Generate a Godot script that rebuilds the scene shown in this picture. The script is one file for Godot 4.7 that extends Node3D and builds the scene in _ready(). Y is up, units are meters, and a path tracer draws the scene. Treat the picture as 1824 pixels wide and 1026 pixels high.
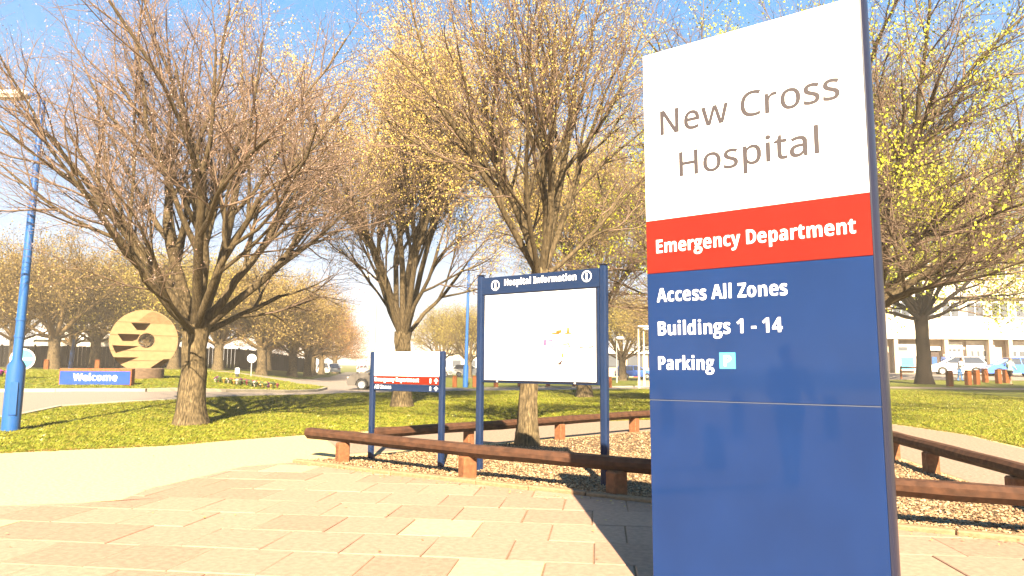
extends Node3D
# A hospital forecourt in early spring: totem sign, map board, small direction board, timber knee rails,
# bare trees, roundabout with a carved stone disc, hospital block behind.  World: x right, y up, north = -z.

const EMB = 0.3
const BOLD = "Droid Sans"
var rng := RandomNumberGenerator.new()
var M := {}
var names := {}

# ------------------------------------------------------------------ mesh builder
class B:
	var v := PackedVector3Array()
	var n := PackedVector3Array()
	var c := PackedColorArray()
	var ix := PackedInt32Array()
	var col := Color(1, 1, 1)
	var use_col := false
	func poly(p: Array, hint: Vector3):
		var nn := Vector3.ZERO
		for i in range(1, p.size() - 1): nn += (p[i] - p[0]).cross(p[i + 1] - p[0])
		nn = nn.normalized()
		var flip := nn.dot(hint) < 0
		if flip: nn = -nn
		var b := v.size()
		for q in p:
			v.append(q); n.append(nn)
			if use_col: c.append(col)
		for i in range(1, p.size() - 1):
			ix.append(b)
			if flip: ix.append(b + i); ix.append(b + i + 1)
			else: ix.append(b + i + 1); ix.append(b + i)
	func box(at: Vector3, size: Vector3, bs := Basis(), bev := 0.0):
		var h := size * 0.5
		bev = minf(bev, minf(h.x, minf(h.y, h.z)) * 0.8)
		if bev <= 0:
			for a in 3:
				for s in [-1.0, 1.0]:
					var d := Vector3(); d[a] = s
					var e := Vector3(); e[(a + 1) % 3] = 1
					var f := Vector3(); f[(a + 2) % 3] = 1
					poly([at + bs * ((d + e + f) * h), at + bs * ((d - e + f) * h), at + bs * ((d - e - f) * h), at + bs * ((d + e - f) * h)], bs * d)
			return
		var P := func(s: Vector3, a: int) -> Vector3:
			var q := s * h
			for k in 3:
				if k != a: q[k] -= s[k] * bev
			return at + bs * q
		for a in 3:
			for s in [-1.0, 1.0]:
				var pts := []
				for e in [[1, 1], [-1, 1], [-1, -1], [1, -1]]:
					var q := Vector3(); q[a] = s; q[(a + 1) % 3] = e[0]; q[(a + 2) % 3] = e[1]
					pts.append(P.call(q, a))
				var d := Vector3(); d[a] = s
				poly(pts, bs * d)
			for s1 in [-1.0, 1.0]:
				for s2 in [-1.0, 1.0]:
					var q1 := Vector3(); q1[a] = 1; q1[(a + 1) % 3] = s1; q1[(a + 2) % 3] = s2
					var q2 := q1; q2[a] = -1
					var d := q1; d[a] = 0
					poly([P.call(q1, (a + 1) % 3), P.call(q2, (a + 1) % 3), P.call(q2, (a + 2) % 3), P.call(q1, (a + 2) % 3)], bs * d)
		for sx in [-1.0, 1.0]:
			for sy in [-1.0, 1.0]:
				for sz in [-1.0, 1.0]:
					var q := Vector3(sx, sy, sz)
					poly([P.call(q, 0), P.call(q, 1), P.call(q, 2)], bs * q)
	func tube(pts: PackedVector3Array, rad: PackedFloat32Array, sides: int, cap := false):
		var m := pts.size()
		var t := (pts[1] - pts[0]).normalized()
		var u := t.cross(Vector3.UP if absf(t.y) < 0.9 else Vector3.RIGHT).normalized()
		var base := v.size()
		for i in m:
			if i > 0: t = (pts[mini(i + 1, m - 1)] - pts[i - 1]).normalized()
			u = (u - t * u.dot(t)).normalized()
			var w := t.cross(u)
			for k in sides:
				var a := TAU * k / sides
				var d := u * cos(a) + w * sin(a)
				v.append(pts[i] + d * rad[i]); n.append(d)
				if use_col: c.append(col)
		for i in m - 1:
			for k in sides:
				var a := base + i * sides + k
				var b := base + i * sides + (k + 1) % sides
				ix.append(a); ix.append(a + sides); ix.append(b)
				ix.append(b); ix.append(a + sides); ix.append(b + sides)
		if cap:
			for e in [0, m - 1]:
				var p := []
				for k in sides: p.append(v[base + e * sides + k])
				poly(p, (pts[0] - pts[1]) if e == 0 else (pts[m - 1] - pts[m - 2]))
	func lathe(at: Vector3, prof: Array, sides: int):     # prof: [radius, height]; smooth along the turn, hard rings
		for i in prof.size() - 1:
			var a: Array = prof[i]
			var b: Array = prof[i + 1]
			var base := v.size()
			var sl := Vector2(b[1] - a[1], a[0] - b[0]).normalized()
			for k in sides + 1:
				var g := TAU * k / sides
				var d := Vector3(cos(g), 0, sin(g))
				for e in [a, b]:
					v.append(at + d * e[0] + Vector3.UP * e[1]); n.append((d * sl.x + Vector3.UP * sl.y).normalized())
					if use_col: c.append(col)
			for k in sides:
				var q := base + k * 2
				ix.append(q); ix.append(q + 2); ix.append(q + 1)
				ix.append(q + 2); ix.append(q + 3); ix.append(q + 1)
	func prism(pl: PackedVector2Array, z0: float, z1: float, o := Transform3D()):   # outline in local xy, from z0 to z1
		if Geometry2D.is_polygon_clockwise(pl): pl.reverse()
		var tr := Geometry2D.triangulate_polygon(pl)
		for e in [[z1, 1.0], [z0, -1.0]]:
			for i in range(0, tr.size(), 3):
				var q := []
				for k in 3: q.append(o * Vector3(pl[tr[i + k]].x, pl[tr[i + k]].y, e[0]))
				poly(q, o.basis * Vector3(0, 0, e[1]))
		for i in pl.size():
			var a := pl[i]
			var b := pl[(i + 1) % pl.size()]
			poly([o * Vector3(a.x, a.y, z0), o * Vector3(b.x, b.y, z0), o * Vector3(b.x, b.y, z1), o * Vector3(a.x, a.y, z1)], o.basis * Vector3(b.y - a.y, a.x - b.x, 0))
	func mesh() -> ArrayMesh:
		var a := []
		a.resize(Mesh.ARRAY_MAX)
		a[Mesh.ARRAY_VERTEX] = v; a[Mesh.ARRAY_NORMAL] = n; a[Mesh.ARRAY_INDEX] = ix
		if use_col: a[Mesh.ARRAY_COLOR] = c
		var m := ArrayMesh.new()
		m.add_surface_from_arrays(Mesh.PRIMITIVE_TRIANGLES, a)
		return m

# ------------------------------------------------------------------ naming helpers
func numbered(called: String) -> String:
	names[called] = names.get(called, -1) + 1
	return called if names[called] == 0 else "%s_%03d" % [called, names[called]]

func thing(called: String, label: String, category: String, at := Vector3.ZERO, turn := 0.0, group := "") -> Node3D:
	var o := Node3D.new()
	o.name = numbered(called); add_child(o, true)
	o.position = at; o.rotation.y = turn
	tag(o, label, category, group)
	return o

func tag(o, label: String, category: String, group := ""):
	o.set_meta("label", label); o.set_meta("category", category)
	if group != "": o.set_meta("group", group)

func part(called: String, b, m: Material, parent: Node) -> MeshInstance3D:
	var o := MeshInstance3D.new()
	o.name = called
	o.mesh = b.mesh() if b is B else b
	o.material_override = m
	parent.add_child(o, true)
	return o

func structure(called: String, b, m: Material) -> MeshInstance3D:
	var o := part(numbered(called), b, m, self)
	o.set_meta("kind", "structure")
	return o

func dup(o: Node3D, at: Vector3, turn: float, label := "", group := "") -> Node3D:
	var r: Node3D = o.duplicate()
	r.name = numbered(String(o.name).rstrip("0123456789").trim_suffix("_"))
	add_child(r, true)
	r.position = at; r.rotation = Vector3(0, turn, 0)
	if label != "": r.set_meta("label", label)
	if group != "": r.set_meta("group", group)
	return r

func many(called: String, mesh: Mesh, m: Material, xf: Array, cols, parent: Node) -> MultiMeshInstance3D:
	var mm := MultiMesh.new()
	mm.transform_format = MultiMesh.TRANSFORM_3D
	mm.use_colors = cols != null
	mm.mesh = mesh
	mm.instance_count = xf.size()
	for i in xf.size():
		mm.set_instance_transform(i, xf[i])
		if cols != null: mm.set_instance_color(i, cols[i])
	var o := MultiMeshInstance3D.new()
	o.name = called; o.multimesh = mm; o.material_override = m
	o.set_meta("kind", "stuff")
	parent.add_child(o, true)
	return o

# ------------------------------------------------------------------ materials
var noise_cache := {}
func ntex(freq: float, lo: float, hi: float, sd: int, normal := 0.0, octaves := 4, stretch := false) -> Texture2D:
	var key := [freq, lo, hi, sd, normal, octaves, stretch]
	if noise_cache.has(key): return noise_cache[key]
	var f := FastNoiseLite.new()
	f.noise_type = FastNoiseLite.TYPE_SIMPLEX_SMOOTH
	f.frequency = freq; f.fractal_octaves = octaves; f.seed = sd
	var t := NoiseTexture2D.new()
	t.width = 512; t.height = 512; t.seamless = true; t.noise = f
	if normal > 0:
		t.as_normal_map = true; t.bump_strength = normal
	else:
		var g := Gradient.new()
		g.set_color(0, Color(lo, lo, lo)); g.set_color(1, Color(hi, hi, hi))
		t.color_ramp = g
	noise_cache[key] = t
	return t

func lin(r: float, g: float, b: float) -> Color:
	return Color(r, g, b).linear_to_srgb()

func mat(r: float, g: float, b: float, rough := 0.8, spec := 0.5, metal := 0.0) -> StandardMaterial3D:
	var m := StandardMaterial3D.new()
	m.albedo_color = lin(r, g, b); m.roughness = rough; m.metallic = metal; m.metallic_specular = spec
	return m

func nmat(r: float, g: float, b: float, rough: float, freq: float, lo: float, tile: float, bump := 0.0, sd := 1) -> StandardMaterial3D:
	var m := mat(r, g, b, rough, 0.3)
	m.albedo_texture = ntex(freq, lo, 1.0, sd)
	m.uv1_triplanar = true; m.uv1_world_triplanar = true
	m.uv1_scale = Vector3.ONE * tile
	if bump > 0:
		m.normal_enabled = true; m.normal_texture = ntex(freq, 0, 1, sd + 7, bump); m.normal_scale = 1.0
	return m

func leafmat(back: Color) -> StandardMaterial3D:
	var m := mat(1, 1, 1, 0.6, 0.3)
	m.vertex_color_use_as_albedo = true
	m.backlight_enabled = true; m.backlight = back
	m.cull_mode = BaseMaterial3D.CULL_DISABLED
	return m

func make_materials():
	M.bark = nmat(0.15, 0.108, 0.056, 0.95, 0.03, 0.35, 0.9, 5.0, 3)
	M.bark.uv1_scale = Vector3(1.6, 0.35, 1.6)
	M.trunk = nmat(0.20, 0.145, 0.075, 0.95, 0.03, 0.28, 0.9, 6.0, 5)
	M.trunk.uv1_scale = Vector3(1.6, 0.3, 1.6)
	M.bark_shaded = nmat(0.022, 0.015, 0.009, 0.95, 0.03, 0.4, 0.9, 5.0, 4)  # shade on the right tree, put into its bark colour
	M.twig = mat(0.125, 0.084, 0.058, 0.9, 0.3)
	M.twig_red = mat(0.105, 0.07, 0.03, 0.9, 0.3)
	M.bud = leafmat(lin(0.25, 0.2, 0.18))
	M.leaf = leafmat(lin(0.30, 0.28, 0.02))
	M.lawn = nmat(0.128, 0.138, 0.008, 0.95, 0.02, 0.55, 0.22, 3.0, 11)
	M.blade = leafmat(lin(0.12, 0.13, 0.01))
	M.asphalt = nmat(0.235, 0.19, 0.15, 0.9, 0.06, 0.72, 0.7, 2.0, 21)
	M.path = nmat(0.47, 0.365, 0.175, 0.92, 0.05, 0.82, 0.6, 1.5, 23)
	M.path_pink = nmat(0.25, 0.185, 0.135, 0.92, 0.05, 0.75, 0.6, 1.5, 24)
	M.joint = nmat(0.23, 0.15, 0.088, 0.95, 0.05, 0.6, 1.2, 2.0, 26)
	M.slabs = [nmat(0.268, 0.172, 0.118, 0.85, 0.04, 0.86, 0.7, 0.8, 31), nmat(0.256, 0.160, 0.108, 0.85, 0.04, 0.84, 0.7, 0.8, 32),
		nmat(0.28, 0.182, 0.124, 0.85, 0.04, 0.86, 0.7, 0.8, 33), nmat(0.31, 0.255, 0.152, 0.85, 0.04, 0.88, 0.7, 0.8, 34)]
	M.edging = nmat(0.29, 0.175, 0.095, 0.85, 0.04, 0.7, 1.0, 1.5, 41)
	M.kerb = nmat(0.33, 0.29, 0.22, 0.85, 0.05, 0.75, 1.0, 1.0, 42)
	M.earth = nmat(0.17, 0.11, 0.06, 0.95, 0.04, 0.45, 0.9, 4.0, 44)
	M.stone_bit = mat(1, 1, 1, 0.85, 0.3)
	M.stone_bit.vertex_color_use_as_albedo = true
	M.rail = nmat(0.088, 0.038, 0.019, 0.8, 0.012, 0.5, 1.6, 1.2, 51)
	M.rail_post = nmat(0.21, 0.085, 0.036, 0.8, 0.02, 0.68, 1.4, 3.0, 52)
	M.bollard = nmat(0.20, 0.062, 0.014, 0.75, 0.03, 0.6, 1.4, 2.0, 53)
	M.sign_white = gloss(0.8, 0.8, 0.8)
	M.sign_red = gloss(0.155, 0.0115, 0.0048)
	M.sign_blue = gloss(0.0062, 0.0225, 0.088)
	M.sign_navy = gloss(0.0072, 0.0185, 0.055)
	for k in [M.sign_blue, M.sign_red, M.sign_navy]:      # slight weathering of the vinyl
		k.albedo_texture = ntex(0.008, 0.9, 1.0, 77); k.uv1_triplanar = true; k.uv1_world_triplanar = true; k.uv1_scale = Vector3(.7, .35, .7)
	M.seam = mat(0.045, 0.055, 0.09, 0.6)
	M.trim = mat(0.012, 0.013, 0.026, 0.3, 0.35)
	M.letter_white = mat(0.8, 0.8, 0.8, 0.5)
	M.letter_grey = mat(0.032, 0.025, 0.0275, 0.6)
	M.letter_cyan = mat(0.12, 0.5, 0.6, 0.5)
	M.pale_cyan = gloss(0.07, 0.38, 0.5)
	M.post_blue = mat(0.010, 0.065, 0.22, 0.4)
	M.lamp_grey = mat(0.30, 0.27, 0.22, 0.5)
	M.cream = mat(0.5, 0.43, 0.28, 0.5)
	M.lamp_white = mat(0.6, 0.55, 0.48, 0.5)
	M.stone_pale = nmat(0.21, 0.14, 0.07, 0.9, 0.02, 0.88, 0.4, 1.5, 61)
	M.stone_shade_joint = nmat(0.17, 0.105, 0.05, 0.9, 0.02, 0.75, 0.4, 1.5, 62)  # block joints, and the shade painted on the upper face of the disc
	M.plinth = nmat(0.13, 0.085, 0.055, 0.9, 0.03, 0.7, 0.5, 1.5, 63)
	M.fence = nmat(0.008, 0.007, 0.007, 0.9, 0.03, 0.5, 0.6, 0, 64)
	M.timber_orange = nmat(0.30, 0.10, 0.04, 0.8, 0.03, 0.6, 1.0, 0, 65)
	M.welcome_blue = gloss(0.012, 0.045, 0.24)
	M.render_white = nmat(0.62, 0.56, 0.48, 0.9, 0.01, 0.88, 0.2, 0, 71)
	M.render_cream = nmat(0.42, 0.33, 0.24, 0.9, 0.01, 0.85, 0.2, 0, 72)
	M.brick = nmat(0.22, 0.09, 0.05, 0.9, 0.05, 0.6, 0.5, 0, 73)
	M.dark_in = mat(0.035, 0.022, 0.018, 0.8)
	M.roof = nmat(0.14, 0.09, 0.07, 0.9, 0.04, 0.7, 0.5, 0, 74)
	M.door_blue = mat(0.012, 0.06, 0.24, 0.5)
	M.board_cyan = mat(0.04, 0.25, 0.36, 0.5)
	M.window = mat(0.06, 0.065, 0.075, 0.12, 0.7)
	M.frame_white = mat(0.6, 0.58, 0.55, 0.6)
	M.tyre = mat(0.02, 0.02, 0.02, 0.9)
	M.rim = mat(0.35, 0.35, 0.36, 0.35, 0.5, 0.6)
	M.glass = mat(0.03, 0.035, 0.045, 0.08, 0.8)
	M.lamp_red = mat(0.3, 0.02, 0.015, 0.3)
	M.lamp_clear = mat(0.6, 0.6, 0.6, 0.2)
	M.metal_grey = mat(0.22, 0.2, 0.19, 0.5)
	M.vcol = mat(1, 1, 1, 0.85, 0.3)
	M.vcol.vertex_color_use_as_albedo = true
	M.hair = mat(0.10, 0.055, 0.03, 0.7)

func gloss(r: float, g: float, b: float) -> StandardMaterial3D:
	var m := mat(r, g, b, 0.5, 0.15)
	m.clearcoat_enabled = true; m.clearcoat = 0.42; m.clearcoat_roughness = 0.05
	return m

func paint(r: float, g: float, b: float) -> StandardMaterial3D:
	var m := mat(r, g, b, 0.4, 0.5, 0.2)
	m.clearcoat_enabled = true; m.clearcoat = 0.8; m.clearcoat_roughness = 0.05
	return m

# ------------------------------------------------------------------ terrain: x, d (metres north of the camera)
func height(x: float, d: float) -> float:
	var l := smoothstep(0.0, -8.0, x + 0.26 * d) if x < 0 else 0.0
	l *= smoothstep(14.0, 32.0, d) * 0.65 + smoothstep(30.0, 60.0, d) * 0.35
	var r := smoothstep(8.0, 26.0, x - 0.2 * d + 8.0) * (smoothstep(20.0, 46.0, d) * 0.4 + smoothstep(44.0, 62.0, d) * 0.55)
	return l + r

var gx: Array = []
var gd: Array = []
func make_grid():
	gx = [-700.0, -400.0, -200.0, -120.0]
	var q := -80.0
	while q <= 90.0: gx.append(q); q += 2.5
	gx.append_array([120.0, 200.0, 400.0, 700.0])
	gd = [-400.0, -150.0, -60.0]
	q = -30.0
	while q <= 130.0: gd.append(q); q += 2.5
	gd.append_array([160.0, 220.0, 400.0, 900.0])

func cell(arr: Array, q: float) -> int:
	return clampi(arr.bsearch(q) - 1, 0, arr.size() - 2)

func on(x: float, d: float, up := 0.0) -> Vector3:      # a point on the faceted ground
	var i := cell(gx, x)
	var j := cell(gd, d)
	var u: float = (x - gx[i]) / (gx[i + 1] - gx[i])
	var w: float = (d - gd[j]) / (gd[j + 1] - gd[j])
	var a := height(gx[i], gd[j])
	var b := height(gx[i + 1], gd[j])
	var c := height(gx[i + 1], gd[j + 1])
	var e := height(gx[i], gd[j + 1])
	var y := a + u * (b - a) + w * (c - b) if u >= w else a + w * (e - a) + u * (c - e)
	return Vector3(x, y + up, -d)

func pv(a: Array) -> PackedVector2Array:
	var p := PackedVector2Array()
	for q in a: p.append(Vector2(q[0], q[1]))
	return p

func sheet(pl: PackedVector2Array, up: float) -> B:     # a sheet that follows the faceted ground at a fixed offset
	var b := B.new()
	var lo := pl[0]
	var hi := pl[0]
	for q in pl: lo = lo.min(q); hi = hi.max(q)
	for i in range(cell(gx, lo.x), cell(gx, hi.x) + 1):
		for j in range(cell(gd, lo.y), cell(gd, hi.y) + 1):
			var p := [Vector2(gx[i], gd[j]), Vector2(gx[i + 1], gd[j]), Vector2(gx[i + 1], gd[j + 1]), Vector2(gx[i], gd[j + 1])]
			for t in [[0, 1, 2], [0, 2, 3]]:
				var tri := PackedVector2Array([p[t[0]], p[t[1]], p[t[2]]])
				for cut in Geometry2D.intersect_polygons(tri, pl):
					if Geometry2D.is_polygon_clockwise(cut): continue
					var tr := Geometry2D.triangulate_polygon(cut)
					for k in range(0, tr.size(), 3):
						var q := []
						for m in 3: q.append(flat_on(cut[tr[k + m]], p, t, up))
						b.poly(q, Vector3.UP)
	return b

func flat_on(q: Vector2, p: Array, t: Array, up: float) -> Vector3:
	var A: Vector2 = p[0]
	var C: Vector2 = p[2]
	var u := (q.x - A.x) / (C.x - A.x)
	var w := (q.y - A.y) / (C.y - A.y)
	var a := height(A.x, A.y)
	var c := height(C.x, C.y)
	var y: float
	if t[1] == 1:
		var b := height(C.x, A.y)
		y = a + u * (b - a) + w * (c - b)
	else:
		var e := height(A.x, C.y)
		y = a + w * (e - a) + u * (c - e)
	return Vector3(q.x, y + up, -q.y)

func strip(line: Array, w: float, h: float, closed := false) -> B:   # a kerb: a low ribbon with a top and two sides
	var b := B.new()
	var pts := []
	for i in line.size() - (0 if closed else 1):
		var a := Vector2(line[i][0], line[i][1])
		var e := Vector2(line[(i + 1) % line.size()][0], line[(i + 1) % line.size()][1])
		var k := maxi(1, int(a.distance_to(e) / 1.0))
		for s in k: pts.append(a.lerp(e, float(s) / k))
	if closed: pts.append(pts[0])
	else: pts.append(Vector2(line[-1][0], line[-1][1]))
	for i in pts.size() - 1:
		var a: Vector2 = pts[i]
		var e: Vector2 = pts[i + 1]
		var s := (e - a).orthogonal().normalized() * w * 0.5
		var q := [on(a.x - s.x, a.y - s.y, h), on(a.x + s.x, a.y + s.y, h), on(e.x + s.x, e.y + s.y, h), on(e.x - s.x, e.y - s.y, h)]
		b.poly(q, Vector3.UP)
		var dn := Vector3(0, -h - 0.05, 0)
		var o := Vector3(s.x, 0, -s.y)
		b.poly([q[1], q[2], q[2] + dn, q[1] + dn], o)
		b.poly([q[0], q[3], q[3] + dn, q[0] + dn], -o)
	return b

# ------------------------------------------------------------------ lettering
func words(called: String, txt: String, bold: bool, m: Material, parent: Node, left: float, base: float, right: float, cap: float, z: float) -> MeshInstance3D:
	var f := SystemFont.new()
	f.font_names = PackedStringArray([BOLD])
	f.font_weight = 700 if bold else 400
	var fv := FontVariation.new()
	fv.base_font = f
	if not bold: fv.variation_embolden = EMB
	var t := TextMesh.new()
	t.text = txt; t.font = f if bold else fv; t.font_size = 64; t.pixel_size = 0.01; t.depth = 0.02
	t.horizontal_alignment = HORIZONTAL_ALIGNMENT_LEFT; t.vertical_alignment = VERTICAL_ALIGNMENT_BOTTOM
	t.curve_step = 1.5
	var h := TextMesh.new()
	h.text = "H"; h.font = f; h.font_size = 64; h.pixel_size = 0.01; h.depth = 0.02
	h.horizontal_alignment = HORIZONTAL_ALIGNMENT_LEFT; h.vertical_alignment = VERTICAL_ALIGNMENT_BOTTOM
	var bb := t.get_aabb()
	var hb := h.get_aabb()
	var sy := cap / hb.size.y
	var sx := (right - left) / bb.size.x
	var o := MeshInstance3D.new()
	o.name = called; o.mesh = t; o.material_override = m
	parent.add_child(o, true)
	o.scale = Vector3(sx, sy, 0.1)
	o.position = Vector3(left - bb.position.x * sx, base - hb.position.y * sy, z)
	return o

# ------------------------------------------------------------------ trees
class Tree_:
	var trunk := B.new()
	var limbs: Array = []
	var twigs := B.new()
	var tips: Array = []       # [position, direction]

var UPV := Vector3.UP
func rv() -> Vector3:
	return Vector3(rng.randfn(), rng.randfn(), rng.randfn())

func side_of(d: Vector3, ang: float, az: float) -> Vector3:
	var u := d.cross(UPV if absf(d.y) < 0.95 else Vector3.RIGHT).normalized()
	var w := d.cross(u)
	return (d * cos(ang) + (u * cos(az) + w * sin(az)) * sin(ang)).normalized()

func branch(T: Tree_, b: B, p: Vector3, d: Vector3, L: float, r: float, lev: int, S: Dictionary):
	var n: int = S.seg[lev]
	var pts := PackedVector3Array()
	var rad := PackedFloat32Array()
	var dirs := []
	var st := L / n
	var end: float = S.taper[lev]
	for i in n + 1:
		pts.append(p); dirs.append(d)
		rad.append(r * lerpf(1.0, end, pow(float(i) / n, 0.8)))
		d = (d + rv() * S.wig[lev] + UPV * S.trop[lev] * (1.0 - d.y * 0.6)).normalized()
		p += d * st
	b.tube(pts, rad, S.sides[lev])
	var last: int = S.levels
	if lev >= last:
		T.tips.append([pts[n], dirs[n]])
		if n > 1: T.tips.append([pts[n - 1], dirs[n]])
		return
	var cnt: int = maxi(1, int(round(S.cnt[lev] * clampf(L / S.ref[lev], 0.35, 1.6))))
	var az := rng.randf() * TAU
	for k in cnt:
		var t: float = lerpf(S.t0[lev], 1.0, (k + rng.randf() * 0.9) / cnt)
		if k == cnt - 1: t = 0.99
		var fi := t * n
		var i := mini(int(fi), n - 1)
		var q := pts[i].lerp(pts[i + 1], fi - i)
		az += 2.399 + rng.randf() * 0.8
		var ang: float = S.ang[lev] * rng.randf_range(0.7, 1.3) * (0.45 if k == cnt - 1 else 1.0)
		var cd := side_of(dirs[i], ang, az)
		if cd.y < S.droop: cd.y = S.droop + rng.randf() * 0.15; cd = cd.normalized()
		var cl: float = S.len[lev + 1] * rng.randf_range(0.65, 1.25) * (1.1 - 0.3 * t)
		if lev == 0: cl *= clampf(L / S.ref[0], 0.55, 1.15)
		var cr: float = minf(lerpf(rad[i], rad[i + 1], fi - i) * 0.72, S.rad[lev + 1] * rng.randf_range(0.8, 1.2))
		branch(T, b if lev + 1 < 2 else T.twigs, q, cd, cl, cr, lev + 1, S)

func spec(o: Dictionary) -> Dictionary:
	var S := {"levels": 4, "seg": [6, 5, 5, 3, 1], "wig": [0.105, 0.115, 0.11, 0.13, 0.12], "trop": [0.07, 0.06, 0.05, 0.04, 0.04], "sides": [9, 7, 4, 3, 3],
		"taper": [0.58, 0.42, 0.35, 0.45, 0.5], "cnt": [5, 7, 8, 6, 0], "ref": [3.4, 3.2, 1.7, 0.9, 0.4], "t0": [0.38, 0.18, 0.12, 0.1, 0], "ang": [0.55, 0.62, 0.72, 0.7, 0],
		"len": [0, 3.3, 1.75, 0.85, 0.36], "rad": [0, 0.085, 0.030, 0.0085, 0.0042], "droop": -0.25}
	for k in o: S[k] = o[k]
	return S

func grow(sd: int, H: Dictionary, S: Dictionary) -> Tree_:
	rng.seed = sd
	var T := Tree_.new()
	# the trunk: flared root, a slight lean
	var pts := PackedVector3Array()
	var rad := PackedFloat32Array()
	var th: float = H.fork
	var lean: Vector3 = H.get("lean", Vector3.ZERO)
	var sides := 16
	for i in 9:
		var t := i / 8.0
		pts.append(Vector3(0, t * th, 0) + lean * t * t + Vector3(rng.randfn(), 0, rng.randfn()) * 0.012 * (1 if i > 0 else 0))
		rad.append(H.r * (1.0 + 0.55 * exp(-t * th * 3.2) - 0.14 * t + (0.12 * smoothstep(0.75, 1.0, t))))
	pts[0].y = -0.15
	T.trunk.tube(pts, rad, sides)
	for i in T.trunk.v.size():   # ridges that run up the trunk
		var k := i % sides
		var q := T.trunk.n[i]
		T.trunk.v[i] += q * H.r * 0.09 * (sin(k * 2.4 + i * 0.02) + 0.6 * sin(k * 5.1 + 1.7 + i * 0.05))
	var top := pts[8]
	for g in H.limbs:      # [count, angle from vertical, length, radius, height share]
		var a0 := rng.randf() * TAU
		for k in g[0]:
			var az: float = a0 + TAU * k / g[0] + rng.randfn() * 0.22
			var inc: float = g[1] + rng.randfn() * 0.07
			var d := Vector3(sin(inc) * cos(az), cos(inc), sin(inc) * sin(az))
			var b := B.new()
			var at: Vector3 = Vector3(0, th * g[4], 0) + lean * g[4] * g[4] + Vector3(d.x, 0, d.z).normalized() * H.r * 0.35
			var spoke := PackedVector3Array([at - d * 0.25, at + d * 0.12])
			b.tube(spoke, PackedFloat32Array([g[3] * 1.35, g[3] * 1.04]), 8)
			branch(T, b, at + d * 0.1, d, g[2] * rng.randf_range(0.85, 1.12), g[3] * rng.randf_range(0.85, 1.1), 0, S)
			T.limbs.append(b)
	return T

func leaf_mesh(w: float, l: float) -> ArrayMesh:
	var b := B.new()
	b.use_col = true
	b.poly([Vector3(0, 0, 0), Vector3(w, l * 0.5, w * 0.3), Vector3(0, l, 0), Vector3(-w, l * 0.5, w * 0.3)], Vector3(0, 0, 1))
	return b.mesh()

func foliage(T: Tree_, per: float, lf: ArrayMesh, m: Material, cols: Array, spread: float, keep: Callable, parent: Node, called := "leaves"):
	var xf := []
	var cc := []
	for t in T.tips:
		var kk: float = per * keep.call(t[0])
		var c := int(kk) + (1 if rng.randf() < kk - int(kk) else 0)
		for j in c:
			var bs := Basis(rv().normalized(), rng.randf() * TAU).scaled(Vector3.ONE * rng.randf_range(0.6, 1.35))
			xf.append(Transform3D(bs, t[0] + rv() * spread))
			var q: Color = cols[rng.randi() % cols.size()]
			cc.append(q * rng.randf_range(0.75, 1.2))
	if xf.size(): many(called, lf, m, xf, cc, parent)

func plant(T: Tree_, called: String, label: String, at: Vector3, turn: float, bark: Material, twig: Material, group := "", whole := false) -> Node3D:
	var o := thing(called, label, "tree", at, turn, group)
	part("trunk", T.trunk, M.trunk if bark == M.bark else bark, o)
	if whole:
		for b in T.limbs:
			var off := T.twigs.v.size()
			T.twigs.v.append_array(b.v); T.twigs.n.append_array(b.n)
			for i in b.ix: T.twigs.ix.append(i + off)
	else:
		for b in T.limbs: part("limb", b, bark, o)
	var cr := part("crown", T.twigs, twig, o)
	cr.set_meta("kind", "stuff")
	return o

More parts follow.
